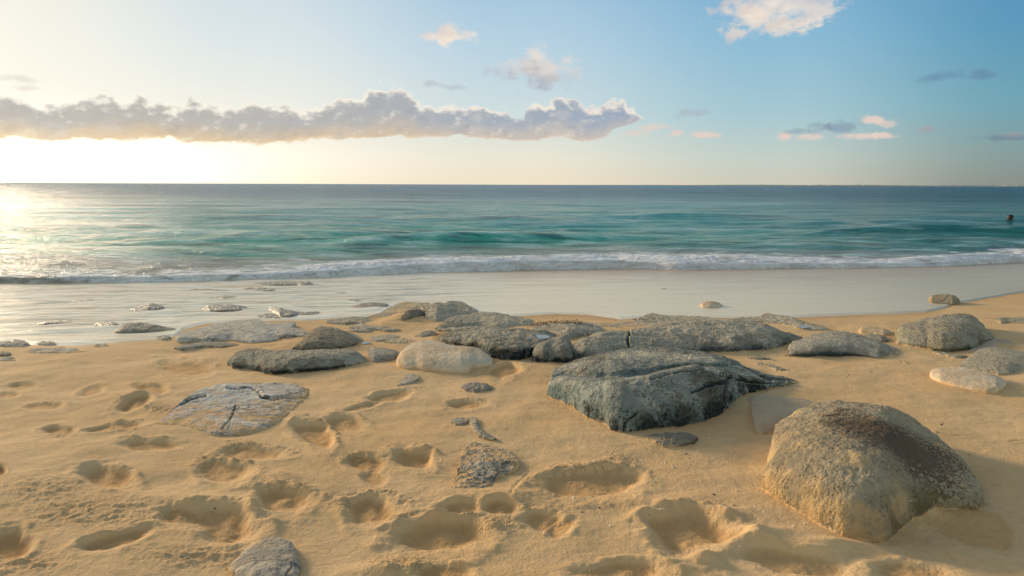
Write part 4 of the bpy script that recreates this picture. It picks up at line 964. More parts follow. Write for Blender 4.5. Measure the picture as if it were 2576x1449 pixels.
# ---- left group
rock('rock', 'pyramid-shaped brown rough rock standing on the long grey block, left', 'rock', (0, 0), [
    (0, [(733, 880), (760, 884), (800, 882), (850, 878), (890, 872), (915, 862)]), (.15, [(740, 872), (770, 865), (810, 862), (860, 866), (900, 862), (915, 860)]), (.35, [(748, 865), (775, 850), (805, 842), (850, 852), (890, 856), (914, 858)]),
    (.50, [(757, 858), (775, 842), (790, 828), (806, 821), (826, 823), (850, 828), (875, 838), (895, 849), (913, 857)])],
    GREY, back=.2, nu=200, nv=110, smooth=3, amp=.012, freq=8, oct_=5, ridged=.006, dark=(.06, .05, .03), mid=(.17, .14, .095), light=(.36, .31, .22), pits=1.1, darkamt=.55, sanddust=0.0)
rock('slab', 'long low grey block with a cleft at its left end, left of the cream boulder', 'rock', (0, 0), [
    (0, [(571, 918), (585, 927), (620, 928), (640, 932), (665, 940), (690, 944), (730, 943), (780, 938), (840, 930), (890, 921), (922, 912)]),
    (.08, [(571, 912), (590, 912), (630, 916), (645, 920), (690, 928), (740, 925), (800, 920), (860, 915), (922, 909)]),
    (.28, [(576, 902), (600, 895), (630, 897), (640, 905), (690, 905), (750, 898), (820, 895), (880, 893), (922, 905)]),
    (.50, [(582, 897), (600, 885), (625, 877), (660, 879), (690, 884), (715, 881), (760, 883), (820, 880), (870, 878), (900, 886), (920, 902)])],
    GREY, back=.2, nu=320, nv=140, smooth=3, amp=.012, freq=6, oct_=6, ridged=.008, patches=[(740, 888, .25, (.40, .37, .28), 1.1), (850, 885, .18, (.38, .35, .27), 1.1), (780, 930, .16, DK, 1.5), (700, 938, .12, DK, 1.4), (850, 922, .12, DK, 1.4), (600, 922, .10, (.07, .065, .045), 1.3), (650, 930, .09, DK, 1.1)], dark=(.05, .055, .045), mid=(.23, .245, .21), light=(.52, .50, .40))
rock('rock', 'small smooth grey hump between the long block and the cream boulder', 'rock', oH, [
    (0, [(205, 1380), (240, 1412), (320, 1405), (400, 1390), (455, 1350)]), (.35, [(200, 1345), (260, 1345), (350, 1345), (455, 1342)]), (.7, [(198, 1305), (250, 1294), (330, 1298), (400, 1315), (452, 1335)])],
    GREY, back=.1, nu=120, nv=60, amp=.006, freq=8, mid=(.30, .31, .28), dark=(.17, .19, .18), light=(.45, .43, .37), sanddust=.25)
rock('ledge_rock', 'low grey ledge just right of the pyramid rock, with a puddle at its foot', 'rock', oH, [
    (0, [(0, 1262), (80, 1262), (150, 1255), (180, 1240)]), (.5, [(0, 1230), (60, 1215), (120, 1225), (182, 1236)]), (.75, [(-40, 1190), (20, 1172), (70, 1180), (120, 1210), (182, 1234)])],
    PALE, back=.15, nu=100, nv=50, amp=.008, freq=9, dark=(.12, .12, .10), mid=(.28, .27, .23))
rock('ledge_rock', 'thin broken ledge strip on the sandy slope above the pyramid rock', 'rock', oH, [
    (0, [(60, 1148), (160, 1160), (260, 1158), (340, 1170), (440, 1165)]), (.4, [(62, 1138), (160, 1140), (260, 1142), (350, 1158), (440, 1160)]), (.8, [(70, 1125), (150, 1112), (240, 1120), (330, 1140), (400, 1152), (440, 1156)])],
    PALE, back=.12, nu=130, nv=46, smooth=2, amp=.010, freq=10, ridged=.006, sanddust=.35)
rock('ledge_rock', 'flat orange-tinged rock patch beside the small puddle, left of the kelp', 'rock', oH, [
    (0, [(205, 1240), (260, 1252), (340, 1240), (430, 1215)]), (.6, [(215, 1230), (290, 1222), (360, 1215), (430, 1208)]), (.85, [(225, 1215), (300, 1200), (370, 1196), (430, 1202)])],
    PALE, back=.06, nu=90, nv=40, amp=.006, freq=12, stain=((.50, .30, .15), .8))
rock('flat_rock', 'broad whitish flat slab at the water edge, left, with an undercut brown rim', 'rock', oG, [
    (0, [(1318, 1240), (1345, 1256), (1450, 1252), (1560, 1256), (1680, 1246), (1760, 1245), (1900, 1262), (2000, 1258), (2120, 1232)]),
    (.06, [(1318, 1228), (1370, 1222), (1480, 1225), (1600, 1222), (1720, 1232), (1850, 1240), (2000, 1240), (2122, 1226)]),
    (.5, [(1330, 1205), (1420, 1190), (1550, 1180), (1700, 1170), (1850, 1190), (1980, 1200), (2110, 1218)]),
    (.78, [(1350, 1190), (1450, 1170), (1540, 1150), (1640, 1120), (1740, 1100), (1860, 1092), (1960, 1090), (1990, 1110), (2050, 1118), (2150, 1110), (2230, 1108)])],
    WHITE, back=.3, nu=300, nv=100, smooth=2, amp=.009, freq=7, oct_=6, ridged=.006, dark=(.22, .22, .19), mid=(.54, .52, .46), light=(.78, .74, .66), sanddust=.05, patches=[(1480, 1240, .12, (.16, .115, .06), .8), (1600, 1240, .10, (.16, .115, .06), .8)])
rock('flat_rock', 'thin grey ledge strip in front of the whitish flat slab', 'rock', oG, [
    (0, [(1312, 1300), (1360, 1312), (1440, 1305), (1540, 1290), (1660, 1296), (1805, 1275)]), (.3, [(1316, 1294), (1380, 1290), (1460, 1280), (1560, 1272), (1680, 1280), (1805, 1270)]), (.7, [(1325, 1290), (1400, 1272), (1480, 1258), (1560, 1250), (1680, 1252), (1800, 1266)])],
    GREY, back=.08, nu=150, nv=46, smooth=2, amp=.007, freq=10, dark=(.15, .145, .11), mid=(.32, .31, .27), light=(.48, .46, .40))
rock('rock', 'small pale rock between the whitish slab and the pyramid rock', 'rock', oG, [
    (0, [(2030, 1210), (2080, 1222), (2150, 1226), (2230, 1212), (2335, 1218)]), (.25, [(2035, 1196), (2090, 1190), (2160, 1195), (2240, 1196), (2338, 1205)]), (.6, [(2045, 1185), (2090, 1155), (2140, 1142), (2220, 1150), (2290, 1160), (2338, 1190)])],
    WHITE, back=.15, nu=130, nv=60, smooth=3, amp=.008, freq=9, sanddust=.1)
rock('rock', 'pointed brown rock standing in the shallow water, left', 'rock', oG, [
    (0, [(850, 1188), (900, 1196), (1000, 1192), (1130, 1185), (1250, 1175), (1356, 1170)]), (.12, [(852, 1182), (920, 1165), (1000, 1160), (1120, 1160), (1240, 1160), (1355, 1166)]), (.34, [(860, 1172), (890, 1145), (930, 1118), (980, 1106), (1050, 1108), (1130, 1118), (1200, 1128), (1280, 1145), (1352, 1162)])],
    WET, back=.2, nu=170, nv=90, smooth=4, amp=.009, freq=8, ridged=.004, film=True, rough=.7)
for lab, w, rows_ in [
    ('low brown rock with a flat wet top in the shallows, left of the knobbly one', WET, [(0, [(1515, 1012), (1580, 1028), (1680, 1032), (1800, 1025), (1882, 1005)]), (.12, [(1516, 1004), (1600, 1008), (1700, 1010), (1800, 1008), (1882, 1000)]), (.5, [(1520, 995), (1570, 978), (1650, 972), (1760, 974), (1840, 985), (1882, 998)])]),
    ('knobbly pale brown rock in the shallows with a trailing right end', WET, [(0, [(2000, 1000), (2060, 1040), (2110, 1072), (2200, 1072), (2250, 1052), (2340, 1055), (2435, 1045)]), (.15, [(2002, 994), (2070, 1025), (2130, 1048), (2200, 1045), (2270, 1040), (2350, 1045), (2436, 1040)]), (.5, [(2006, 988), (2060, 985), (2110, 995), (2160, 1010), (2230, 1025), (2320, 1030), (2400, 1025), (2436, 1038)])]),
    ('dark crusty wet rock awash, third from the left in the shallows', WET, [(0, [(955, 1018), (1020, 1028), (1120, 1028), (1220, 1008), (1272, 992)]), (.15, [(960, 1012), (1040, 1010), (1130, 1006), (1220, 996), (1272, 988)]), (.5, [(975, 1005), (1050, 985), (1110, 968), (1150, 960), (1200, 975), (1270, 985)])]),
    ('slim dark rock awash near the left edge, tipped with a small knob', WET, [(0, [(470, 962), (560, 965), (660, 955), (748, 942)]), (.15, [(475, 956), (570, 952), (660, 944), (750, 936)]), (.4, [(490, 950), (570, 942), (660, 934), (720, 926), (748, 930)])]),
    ('long thin grey rock awash, farthest out of the middle shallows', WET, [(0, [(1225, 890), (1350, 880), (1480, 878), (1600, 884), (1700, 888), (1795, 880)]), (.15, [(1225, 884), (1350, 874), (1480, 868), (1600, 872), (1700, 876), (1795, 874)]), (.4, [(1235, 876), (1350, 866), (1450, 856), (1560, 850), (1660, 860), (1740, 862), (1795, 870)])]),
    ('low dark rock awash, nearest the left edge above the dry sand', WET, [(0, [(235, 1125), (330, 1130), (450, 1118), (560, 1108)]), (.2, [(245, 1118), (340, 1112), (450, 1106), (560, 1102)]), (.5, [(270, 1110), (360, 1098), (450, 1090), (520, 1092), (558, 1100)])]),
    ('small ragged wet rock just left of the pointed brown rock', WET, [(0, [(705, 1130), (760, 1140), (850, 1138), (925, 1120)]), (.2, [(708, 1122), (770, 1122), (850, 1120), (925, 1114)]), (.5, [(715, 1112), (760, 1104), (830, 1102), (890, 1106), (925, 1112)])]),
]:
    rock('rock', lab, 'rock', oG, rows_, w, back=.14, nu=130, nv=60, smooth=2, amp=.010, freq=9, ridged=.007, film=True, dark=(.10, .09, .06), mid=(.24, .21, .15), light=(.46, .43, .36))
rock('rock', 'wave-washed rock with water streaming off it, far left by the breaker', 'rock', oG, [
    (0, [(30, 785), (150, 795), (300, 795), (450, 798), (510, 785)]), (.15, [(40, 778), (160, 780), (300, 775), (430, 778), (510, 778)]), (.4, [(60, 772), (160, 762), (260, 750), (340, 728), (390, 714), (430, 716), (470, 740), (508, 772)])],
    WET, back=.4, nu=170, nv=80, smooth=4, amp=.02, freq=3.5, film=True, dark=(.17, .15, .10), mid=(.34, .30, .23), light=(.60, .56, .48), rough=.3)
rock('rock', 'small reddish-brown rock in foam at the foot of the sandy ledge', 'rock', oH, [
    (0, [(75, 995), (140, 1004), (240, 1002), (330, 996), (364, 988)]), (.2, [(80, 985), (150, 984), (240, 982), (364, 980)]), (.5, [(95, 978), (160, 962), (220, 954), (300, 958), (360, 972)])],
    WET, back=.15, nu=110, nv=60, smooth=2, amp=.009, freq=10, film=True, dark=(.12, .06, .035), mid=(.24, .18, .12), rough=.6)
rock('pebble', 'tiny tan stone trailing a ripple in the thin water, centre right', 'stone', oH, [
    (0, [(2395, 860), (2420, 866), (2450, 864), (2468, 858)]), (.12, [(2395, 856), (2420, 858), (2450, 858), (2468, 854)]), (.35, [(2398, 852), (2420, 846), (2445, 847), (2466, 852)])],
    TAN, back=.06, nu=50, nv=30, amp=.003, freq=14, film=True)

def low_rock(px, py, w, h, mat, label, film=True, t=.5, name='rock', **k):
    rs = np.random.default_rng(int(px * 7 + py)); n = 9; x = np.linspace(-1, 1, n)
    f = np.sqrt(1 - x ** 2 * .98); j = rs.normal(size=(3, n)) * .16; sk = rs.uniform(-.4, .4)
    fr = [(px + a * w / 2, py + h * .34 * (b + .2 * j[0][i]) ) for i, (a, b) in enumerate(zip(x, f))]
    md = [(px + a * w / 2, py - h * .05 * b + h * .1 * j[1][i]) for i, (a, b) in enumerate(zip(x, f))]
    tp = [(px + a * w / 2, py - h * .62 * b * (1 + sk * a + j[2][i])) for i, (a, b) in enumerate(zip(x, f))]
    return rock(name, label, 'rock', (0, 0), [(0, fr), (.12, md), (t, tp)], mat, back=.12 + w * .002, nu=int(70 + w * .6), nv=56, smooth=2, amp=.012, freq=8, oct_=5, ridged=.010, film=film, **k)
WK = dict(dark=(.10, .09, .06), mid=(.27, .235, .17), light=(.52, .47, .38))
low_rock(705, 716, 170, 10, WET, 'wide low rock washed by foam, farthest right of the shallows near the breaker', **WK)
low_rock(655, 732, 110, 9, WET, 'low brown rock awash between the thin grey rock and the foam', **WK)
low_rock(765, 716, 50, 12, WET, 'small knob of rock in white foam near the top of the shallows', **WK)
low_rock(230, 741, 40, 6, WET, 'tiny dark rock tip awash above the slim dark rock', **WK)
low_rock(30, 868, 90, 12, WHITE, 'pale flat rock in the water edge at the left border of the photo', t=.6)
low_rock(120, 866, 50, 9, WHITE, 'low grey rock at the water edge, second from the left border', t=.6)
low_rock(412, 852, 40, 9, WHITE, 'small pale rock in the water edge left of the whitish slab', t=.6)
low_rock(12, 894, 34, 9, GREY, 'small grey rock flush with the dry sand at the left border', film=False, t=.7)
low_rock(22, 907, 40, 5, WHITE, 'thin pale rock sliver in dry sand near the left border', film=False, t=.7)
low_rock(140, 888, 160, 5, WHITE, 'long thin whitish rock strip level with the sand, left', film=False, t=.7)
low_rock(255, 872, 36, 5, WHITE, 'short thin whitish rock strip in the sand, right end of its line', film=False, t=.7)
low_rock(860, 742, 60, 7, WET, 'flat wet rock in the thin wash left of the pale outcrop', **WK)
low_rock(900, 760, 60, 8, WET, 'low wet rock directly above the reddish-brown rock', **WK)
low_rock(560, 752, 90, 7, WET, 'flat wet rock between the thin grey rock and the flat-topped rock', **WK)
low_rock(700, 800, 130, 8, WHITE, 'long pale flat rock along the water edge above the whitish slab', t=.6)
low_rock(880, 812, 120, 14, PALE, 'low tan ledge between the pyramid rock and the sandy slope', film=False, t=.65)
low_rock(905, 832, 60, 10, PALE, 'small tan ledge piece above the little puddle', film=False, t=.65)
low_rock(1010, 862, 90, 7, PALE, 'faint flat rock showing through sand above the cream boulder', film=False, t=.75)
low_rock(350, 720, 30, 5, WET, 'tiny rock tip awash left of the long thin grey rock', **WK)
low_rock(1290, 812, 110, 18, PALE, 'pale hummock of ledge just right of the tan hump', film=False, t=.6)
low_rock(1170, 830, 150, 12, PALE, 'long low lip of ledge behind the layered slab', film=False, t=.7)
# ---- buried rocks in the dry sand
rock('buried_rock', 'whitish weathered rock flush with the sand, cracked and stained orange, left', 'rock', oA, [
    (0, [(1170, 1195), (1260, 1215), (1400, 1225), (1520, 1255), (1650, 1275), (1800, 1260), (1950, 1230), (2100, 1180), (2230, 1090), (2290, 1010), (2325, 950)]),
    (.72, [(1200, 1170), (1320, 1120), (1450, 1130), (1600, 1160), (1750, 1160), (1900, 1130), (2060, 1090), (2200, 1030), (2328, 940)]),
    (.84, [(1260, 1110), (1380, 1030), (1500, 1020), (1650, 1040), (1800, 1030), (1950, 1010), (2100, 985), (2230, 960), (2330, 935)]),
    (.80, [(1330, 1050), (1440, 970), (1530, 940), (1650, 930), (1800, 930), (1900, 935), (1980, 975), (2080, 970), (2200, 955), (2330, 930)]),
    (.87, [(1390, 1000), (1480, 940), (1600, 905), (1680, 885), (1800, 880), (1950, 885), (2100, 882), (2200, 890), (2290, 910), (2333, 928)])],
    WHITE, footr=.030, dustup=.0, grooves=[([(573, 976), (633, 976), (650, 984), (660, 1001), (687, 1006), (717, 1000), (760, 1004)], 3.0, .02), ([(457, 1016), (483, 1003), (517, 994)], 3.0, .014), ([(593, 1021), (583, 1048), (560, 1078)], 2.5, .006)], dark=(.12, .115, .10), mid=(.60, .54, .45), light=(.84, .77, .66), back=.06, nu=340, nv=180, smooth=2, amp=.006, freq=8, oct_=6, ridged=.006, terr=.008, stretch=(1.0, 2.2, 1.0), stain=((.56, .33, .13), .6), sanddust=.22, darkamt=.42,
    patches=[(1470, 1000, .05, (.06, .07, .07), .9), (2000, 975, .045, (.05, .045, .04), .8), (2100, 990, .04, (.05, .04, .03), .8), (1740, 1110, .05, (.10, .11, .11), .6), (1850, 910, .05, (.12, .13, .13), .6)])
rock('buried_rock', 'rounded pale mottled stone half sunk at the bottom edge of the photo', 'stone', oD, [
    (0, [(1700, 1400), (1760, 1470), (1900, 1560), (2080, 1590), (2220, 1540), (2272, 1440)]),
    (.35, [(1705, 1385), (1800, 1400), (1950, 1440), (2100, 1460), (2220, 1430), (2274, 1400)]),
    (.72, [(1740, 1350), (1830, 1290), (1950, 1290), (2080, 1310), (2190, 1320), (2274, 1370)]),
    (.86, [(1790, 1320), (1850, 1250), (1920, 1195), (1980, 1168), (2050, 1160), (2120, 1170), (2190, 1200), (2240, 1260), (2270, 1340)])],
    GREY, dustup=.1, footr=.016, back=.05, nu=220, nv=150, smooth=6, amp=.005, freq=12, dark=(.17, .17, .16), mid=(.40, .33, .245), light=(.60, .49, .36), pits=.4, darkamt=.35, sanddust=.25, patches=[(2150, 1350, .05, (.13, .14, .15), .6), (2030, 1400, .05, (.13, .14, .15), .6)])
rock('buried_rock', 'mottled grey and pink rock crest surfacing in the sand, centre foreground', 'rock', oE, [
    (0, [(750, 850), (820, 862), (900, 855), (1040, 820), (1140, 780), (1170, 710), (1290, 660), (1345, 620)]),
    (.80, [(770, 835), (880, 790), (980, 740), (1060, 690), (1130, 650), (1240, 620), (1345, 605)]),
    (.87, [(830, 770), (900, 680), (980, 600), (1080, 570), (1180, 560), (1280, 570), (1340, 595)]),
    (.93, [(890, 620), (910, 540), (950, 470), (1010, 445), (1090, 460), (1160, 480), (1220, 480), (1280, 520), (1330, 575)])],
    GREY, dustup=.2, footr=.042, back=.04, nu=240, nv=150, smooth=3, amp=.010, freq=11, oct_=5, ridged=.008, dark=(.13, .14, .13), mid=(.44, .37, .28), light=(.62, .51, .38), sanddust=.35, darkamt=.45, patches=[(1130, 700, .04, (.07, .08, .085), .8), (1240, 590, .03, (.06, .06, .06), .6)])
rock('buried_rock', 'small curved ribbon of grey rock in the sand below a footprint, centre', 'rock', oE, [
    (0, [(960, 300), (990, 360), (1030, 400), (1090, 418), (1160, 432)]), (.6, [(950, 270), (1000, 310), (1040, 360), (1100, 390), (1170, 420)]), (.85, [(955, 255), (1020, 255), (1040, 320), (1070, 365), (1120, 390), (1175, 412)])],
    GREY, back=.02, nu=110, nv=50, smooth=2, amp=.006, freq=20, lift=.004, dark=(.24, .23, .20), mid=(.42, .36, .27), light=(.58, .46, .32), sanddust=.2)
rock('buried_rock', 'small oval grey stone tip left of the curved ribbon rock', 'stone', oE, [
    (0, [(820, 300), (860, 320), (910, 320), (950, 305)]), (.5, [(820, 288), (860, 290), (910, 292), (952, 292)]), (.85, [(825, 272), (860, 256), (910, 254), (945, 268)])],
    GREY, back=.02, nu=80, nv=40, smooth=3, amp=.003, freq=24, lift=.003, dark=(.22, .21, .19), mid=(.40, .345, .265), light=(.54, .44, .32), sanddust=.1)
rock('buried_rock', 'pale flat patch of rock surfacing below the cream boulder', 'rock', oB, [
    (0, [(420, 905), (470, 902), (530, 880), (585, 850)]), (.75, [(430, 880), (480, 860), (530, 850), (586, 838)]), (.9, [(445, 850), (480, 815), (540, 808), (586, 825)])],
    PALE, back=.02, nu=90, nv=40, smooth=2, amp=.004, freq=10, lift=.003, mid=(.48, .42, .34), light=(.56, .48, .38), dark=(.34, .30, .25), sanddust=.4)

# ------------------------------------------------------------------ tide pools
m_pool, g, b = new_mat('pool_water')
b.inputs['Base Color'].default_value = (.30, .30, .27, 1); b.inputs['Roughness'].default_value = .12; b.inputs['IOR'].default_value = 1.333
b.inputs['Specular IOR Level'].default_value = .5
g.put(b.inputs['Normal'], g.bump(g.noise(X(g, g.node('ShaderNodeNewGeometry').outputs['Position']), 25, 2), .03, .02))
dg = None
def pool(px, py, w, h, hz, label):
    n = 40; a = np.linspace(0, 2 * np.pi, n, endpoint=False)
    rr_ = 1 + .22 * np.sin(2 * a + px) + .12 * np.sin(3 * a + py) + .06 * np.sin(5 * a)
    gx, gy, _ = ground(px + np.cos(a) * rr_ * w / 2, py + np.sin(a) * rr_ * h / 2, hz)
    z = float(zb(gx.mean(), gy.mean())) + hz
    V = [(x, y, z) for x, y in zip(gx, gy)]; V2 = [(gx.mean() + (x - gx.mean()) * .9, gy.mean() + (y - gy.mean()) * .9, z - .03) for x, y in zip(gx, gy)]
    me = bpy.data.meshes.new('tide_pool'); me.from_pydata(V + V2, [], [list(range(n))] + [[i, n + i, n + (i + 1) % n, (i + 1) % n] for i in range(n)])
    return link('tide_pool', me, m_pool, label, None, None, 'structure')

# ------------------------------------------------------------------ kelp, weed debris, shells
def blob(n_, verts, faces, mat, **k):
    me = bpy.data.meshes.new(n_); me.from_pydata(verts, [], faces)
    for p in me.polygons: p.use_smooth = True
    return link(n_, me, mat, **k)

def simple(name, col, rough=.8, n=60, var=.5):
    m, g, b = new_mat(name)
    ob = X(g, g.node('ShaderNodeTexCoord').outputs['Object']); nn = g.noise(ob, n, 4, .6)
    g.put(b.inputs['Base Color'], g.mix(nn, (col[0] * (1 - var), col[1] * (1 - var), col[2] * (1 - var), 1), (min(1, col[0] * (1 + var)), min(1, col[1] * (1 + var)), min(1, col[2] * (1 + var)), 1)))
    b.inputs['Roughness'].default_value = rough
    g.put(b.inputs['Normal'], g.bump(nn, .4, .01))
    return m
depsgraph = bpy.context.evaluated_depsgraph_get()
def hit(px, py):
    """first built surface under the photo pixel"""
    d = rays(px, py); v = Vector((float(d[0]), float(d[1]), float(d[2]))).normalized()
    ok, loc, nor, *_ = scene.ray_cast(depsgraph, Vector((0, 0, CAMZ)), v)
    return loc if ok else None
bpy.context.view_layer.update(); depsgraph = bpy.context.evaluated_depsgraph_get()

def pool_on(px, py, w, h, label):
    p = hit(px, py)
    if p is None: return
    hz = float(p[2] - zb(p[0], p[1])) + .006
    pool(px, py, w, h, hz, label)
pool_on(1358, 846, 46, 8, 'small blue tide pool on top of the layered slab')
pool_on(920, 862, 18, 5, 'little puddle on the sand right of the pyramid rock')
pool_on(2022, 822, 26, 3.5, 'thin puddle behind the long ridge')

m_kelp = simple('kelp', (.42, .20, .04), .5)
p = hit(1103, 846)
V = []; Fc = []; n = 26
a0 = hit(1092, 852); a1 = hit(1113, 835)
for blade in range(3):
    base = len(V)
    for i in range(n):
        t = i / (n - 1)
        q = a0.lerp(a1, t); off = (blade - 1) * .015
        wv_ = .008 * (1 - abs(2 * t - 1) ** 3) * (1 + .5 * math.sin(t * 19 + blade))
        z = q.z + .006 + .012 * abs(math.sin(t * 9 + blade * 2)) + .004 * blade
        for sgn in (-1, 1):
            V.append((q.x + off + .006 * math.sin(t * 14 + blade), q.y + sgn * wv_ + .01 * math.sin(t * 8 + blade), z + sgn * .003))
    for i in range(n - 1):
        k = base + i * 2; Fc.append([k, k + 1, k + 3, k + 2])
kelp = blob('kelp_frond', V, Fc, m_kelp, label='small strand of orange-brown kelp caught on the layered slab', cat='seaweed')

m_weed = simple('dry_weed', (.055, .030, .018), .9)
V = []; Fc = []
def chip(x, y, z, s, zs_=.5):
    base = len(V); a = random.random() * 6.28; k = 5
    for i in range(k):
        an = a + i * 6.283 / k; rr_ = s * (.6 + .6 * random.random())
        V.append((x + rr_ * math.cos(an) * 1.4, y + rr_ * math.sin(an), z + random.random() * s * zs_))
    V.append((x, y, z + s * .6)); V.append((x, y, z - s * .4))
    for i in range(k):
        Fc.append([base + i, base + (i + 1) % k, base + k]); Fc.append([base + (i + 1) % k, base + i, base + k + 1])
for i in range(420):
    t = random.random(); px = 1335 + t * 130 + random.gauss(0, 4); py = 819 - 9 * math.sin(t * 2.2) + random.gauss(0, 3)
    if i > 340: px = 1590 + random.random() * 80; py = 803 + random.gauss(0, 4)
    q = hit(px, py)
    if q and q.y < 12: chip(q.x, q.y, q.z + .001, .003 + .004 * random.random())
weed = blob('seaweed_debris', V, Fc, m_weed, label='dark brown dried weed scraps strewn along the pale ledge top', cat='seaweed', kind='stuff')

m_shell = simple('shell', (.72, .68, .60), .5, var=.15); m_seed = simple('dark_grit', (.035, .022, .018), .8)
def small(kind, n_, regions, mat, label, cat, group, smin, smax):
    global V, Fc
    for (px, py, w, h, cnt) in regions:
        for _ in range(cnt):
            x_ = px + random.gauss(0, w / 2); y_ = py + random.gauss(0, h / 2)
            if not (5 < x_ < 2570 and y_ < 1445): continue
            q = hit(x_, y_)
            if q is None or q.y > 9: continue
            V = []; Fc = []; s = smin + (smax - smin) * random.random() ** 2
            chip(0, 0, 0, s * (.5 + .2 * q.length), .5)
            o = blob(n_, V, Fc, mat, label=label, cat=cat, group=group); o.location = (q.x, q.y, q.z + s * .2)
small('s', 'shell_fragment', [(1720, 1160, 160, 50, 16), (1450, 1215, 80, 40, 8), (1500, 1250, 260, 60, 10), (2050, 1300, 300, 70, 10), (2350, 1120, 200, 60, 8), (1750, 1100, 80, 20, 4), (2000, 900, 300, 30, 6), (2000, 1240, 120, 60, 3)], m_shell, 'tiny white shell fragment lying on the sand', 'shell', 'scattered shell fragments', .0022, .0060)
small('s', 'dark_pebble', [(1700, 1130, 140, 40, 8), (1960, 1010, 120, 60, 6), (2100, 920, 200, 30, 6), (1900, 1250, 200, 60, 8), (2370, 1067, 4, 3, 2), (2400, 1250, 120, 80, 6), (1560, 1260, 160, 40, 6), (500, 1300, 400, 80, 4)], m_seed, 'tiny dark grain of grit lying on the sand', 'pebble', 'scattered dark grit', .0022, .0048)

# ------------------------------------------------------------------ swimmer
def skin_body(name, pts, edges, rad, mat, root=0, sub=2):
    me = bpy.data.meshes.new(name); me.from_pydata(pts, edges, [])
    o = bpy.data.objects.new(name, me); C.objects.link(o)
    o.modifiers.new('skin', 'SKIN'); s = o.modifiers.new('sub', 'SUBSURF'); s.levels = s.render_levels = sub
    for v, r in zip(me.skin_vertices[0].data, rad): v.radius = (r, r)
    me.skin_vertices[0].data[root].use_root = True
    me.materials.append(mat)
    return o
m_skin = simple('skin', (.09, .045, .03), .5, 20, .15); m_hair = simple('hair', (.018, .012, .010), .55, 90, .5)
sx_, sy_ = seaplane(2541, 560)
S = Vector((float(sx_), float(sy_), 0.02))
body = skin_body('person', [(0, 0, -.75), (0, 0, -.45), (0, 0, -.14), (0, 0, .01), (0, .0, .10), (0, .0, .17), (0, 0, .24), (-.19, 0, -.12), (.19, 0, -.12), (-.36, -.16, -.16), (.36, -.16, -.16), (-.42, -.42, -.12), (.42, -.42, -.12), (0, -.095, .12), (0, -.098, .155), (-.10, .0, .145), (.10, .0, .145)],
    [(0, 1), (1, 2), (2, 3), (3, 4), (4, 5), (5, 6), (2, 7), (2, 8), (7, 9), (8, 10), (9, 11), (10, 12), (4, 13), (5, 14), (5, 15), (5, 16)],
    [.15, .14, .15, .062, .082, .095, .070, .07, .07, .045, .045, .032, .032, .022, .016, .014, .014], m_skin)
body.location = S; body.rotation_euler = (0, 0, math.radians(35)); body.scale = (1.1, 1.1, 1.1)
body['label'] = 'swimmer with dark hair, only the head above the green water at far right'; body['category'] = 'person'
V = []; Fc = []; nu_, nv_ = 24, 14
for j in range(nv_):
    th = math.pi * .62 * j / (nv_ - 1)
    for i in range(nu_):
        ph = 2 * math.pi * i / nu_; fr_ = 1.0 if math.sin(ph) > -.55 else .72
        t2 = th * fr_; w_ = 1 + .04 * math.sin(ph * 9 + j)
        V.append((.112 * math.sin(t2) * math.cos(ph) * w_, .125 * math.sin(t2) * math.sin(ph) * w_ + .008, .175 + .125 * math.cos(t2)))
for j in range(nv_ - 1):
    for i in range(nu_): Fc.append([j * nu_ + i, j * nu_ + (i + 1) % nu_, (j + 1) * nu_ + (i + 1) % nu_, (j + 1) * nu_ + i])
hair = blob('hair', V, Fc, m_hair); hair.parent = body

# ------------------------------------------------------------------ far shore, houses, sailboat
m_land, g, b = new_mat('far_land')
gp = X(g, g.node('ShaderNodeNewGeometry').outputs['Position'])
g.put(b.inputs['Base Color'], g.mix(g.noise(gp, .012, 5, .6), (.20, .23, .23, 1), (.29, .31, .29, 1))); b.inputs['Roughness'].default_value = 1  # grey-green land with the distance haze put into its colour
YD = 5200.0
px_ = np.linspace(1350, 3300, 300); ax_ = (rays(px_, px_ * 0 + 462)[:, 0] / rays(px_, px_ * 0 + 462)[:, 1]) * YD
hgt = np.interp(px_, [1350, 1500, 1700, 2000, 2300, 2576, 3300], [.0, 3, 5, 9, 11, 13, 18]) * (1 + .25 * perlin2(px_ * .012, px_ * 0 + .5) + .10 * perlin2(px_ * .06, px_ * 0 + 1.5))
P = np.zeros((7, 300, 3))
for k, (dy, hf) in enumerate([(0, -.3), (6, .10), (60, .35), (260, .8), (520, 1.0), (800, .7), (1200, -.3)]):
    sc_ = (YD + dy) / YD
    P[k, :, 0] = ax_ * sc_; P[k, :, 1] = YD + dy; P[k, :, 2] = hgt * hf * (1 if hf > 0 else 0) - (2 if hf < 0 else 0)
    if 0 < k < 6: P[k, :, 2] += perlin2(px_ * .09 + k * 5, px_ * 0 + k) * .9
land = link('land', grid_mesh('land', P), m_land, 'low hazy strip of distant land along the horizon at right', None, None, 'structure')
m_wall = simple('white_wall', (.58, .57, .54), .8, .2, .1); m_roof = simple('house_roof', (.42, .34, .30), .8, .2, .2)
def house_mesh():
    w, d, h, rf = 9, 8, 5, 3
    V = [(-w, -d, -1), (w, -d, -1), (w, d, -1), (-w, d, -1), (-w, -d, h), (w, -d, h), (w, d, h), (-w, d, h), (-w, 0, h + rf), (w, 0, h + rf)]
    F_ = [[0, 1, 5, 4], [1, 2, 6, 5], [2, 3, 7, 6], [3, 0, 4, 7], [4, 5, 9, 8], [6, 7, 8, 9], [5, 6, 9], [7, 4, 8]]
    me = bpy.data.meshes.new('house'); me.from_pydata(V, [], F_); me.materials.append(m_wall); me.materials.append(m_roof)
    for i in (4, 5): me.polygons[i].material_index = 1
    return me
hm = house_mesh()
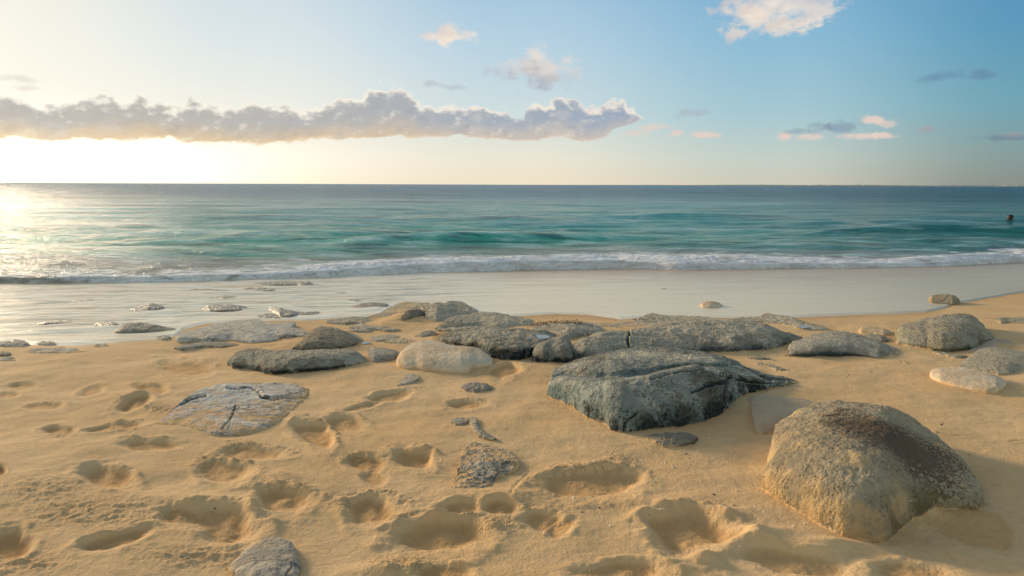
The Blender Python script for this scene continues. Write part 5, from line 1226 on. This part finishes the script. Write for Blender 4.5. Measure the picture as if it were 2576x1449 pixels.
for i in range(46):
    cl_ = random.choice([1940, 1990, 2060, 2170, 2290, 2300, 2360, 2420, 2440, 2520, 2560]) + random.gauss(0, 18)
    k = random.random(); dy = 10 + k * 300; rr_ = rays(cl_, 462); x_ = rr_[0] / rr_[1] * (YD + dy)
    hh = np.interp(cl_, px_, hgt) * np.interp(dy, [0, 6, 60, 260], [0, .1, .35, .8])
    o = bpy.data.objects.new('house', hm); C.objects.link(o); o.location = (float(x_), YD + dy, float(hh)); o.rotation_euler = (0, 0, random.uniform(-.6, .6))
    s = random.uniform(.35, .75); o.scale = (s * 1.3, s, s)
    o['label'] = 'tiny white house on the distant shore at the horizon'; o['category'] = 'house'; o['group'] = 'white houses along the distant shore'
bt = bpy.data.objects.new('sailboat', None); C.objects.link(bt); q = rays(1919, 462); bt.location = (float(q[0] / q[1] * 2600), 2600, 0); 
bt['label'] = 'tiny sailboat with a white sail on the horizon, right of centre'; bt['category'] = 'sailboat'
V = []; Fc = []
for i in range(9):
    t = i / 8; w_ = 1.5 * math.sin(math.pi * min(1, .15 + t * .85)) ** .7
    V += [(-5 + 10 * t, -w_, 1.1 + .4 * abs(t - .5)), (-5 + 10 * t, 0, -.4), (-5 + 10 * t, w_, 1.1 + .4 * abs(t - .5))]
for i in range(8):
    k = i * 3; Fc += [[k, k + 1, k + 4, k + 3], [k + 1, k + 2, k + 5, k + 4], [k, k + 3, k + 5, k + 2]]
blob('hull', V, Fc, m_wall, parent=bt)
m_sail = simple('sailcloth', (.85, .83, .78), .8, .5, .05)
blob('sail', [(0, 0, 1.8), (-4, .25, 1.9), (-.1, 0, 10.5), (-1.8, .35, 5)], [[0, 3, 1], [0, 2, 3], [2, 1, 3]], m_sail, parent=bt)
blob('sail', [(.3, 0, 1.6), (4.6, .2, 1.5), (.2, 0, 9.2), (1.9, .3, 4.4)], [[0, 1, 3], [0, 3, 2], [1, 2, 3]], m_sail, parent=bt)
blob('mast', [(-.08, -.08, 1), (.08, -.08, 1), (0, .1, 1), (-.05, -.05, 11), (.05, -.05, 11), (0, .06, 11)], [[0, 1, 4, 3], [1, 2, 5, 4], [2, 0, 3, 5], [3, 4, 5]], m_wall, parent=bt)
scene.cycles.max_bounces = 4
print('done', len(bpy.data.objects))
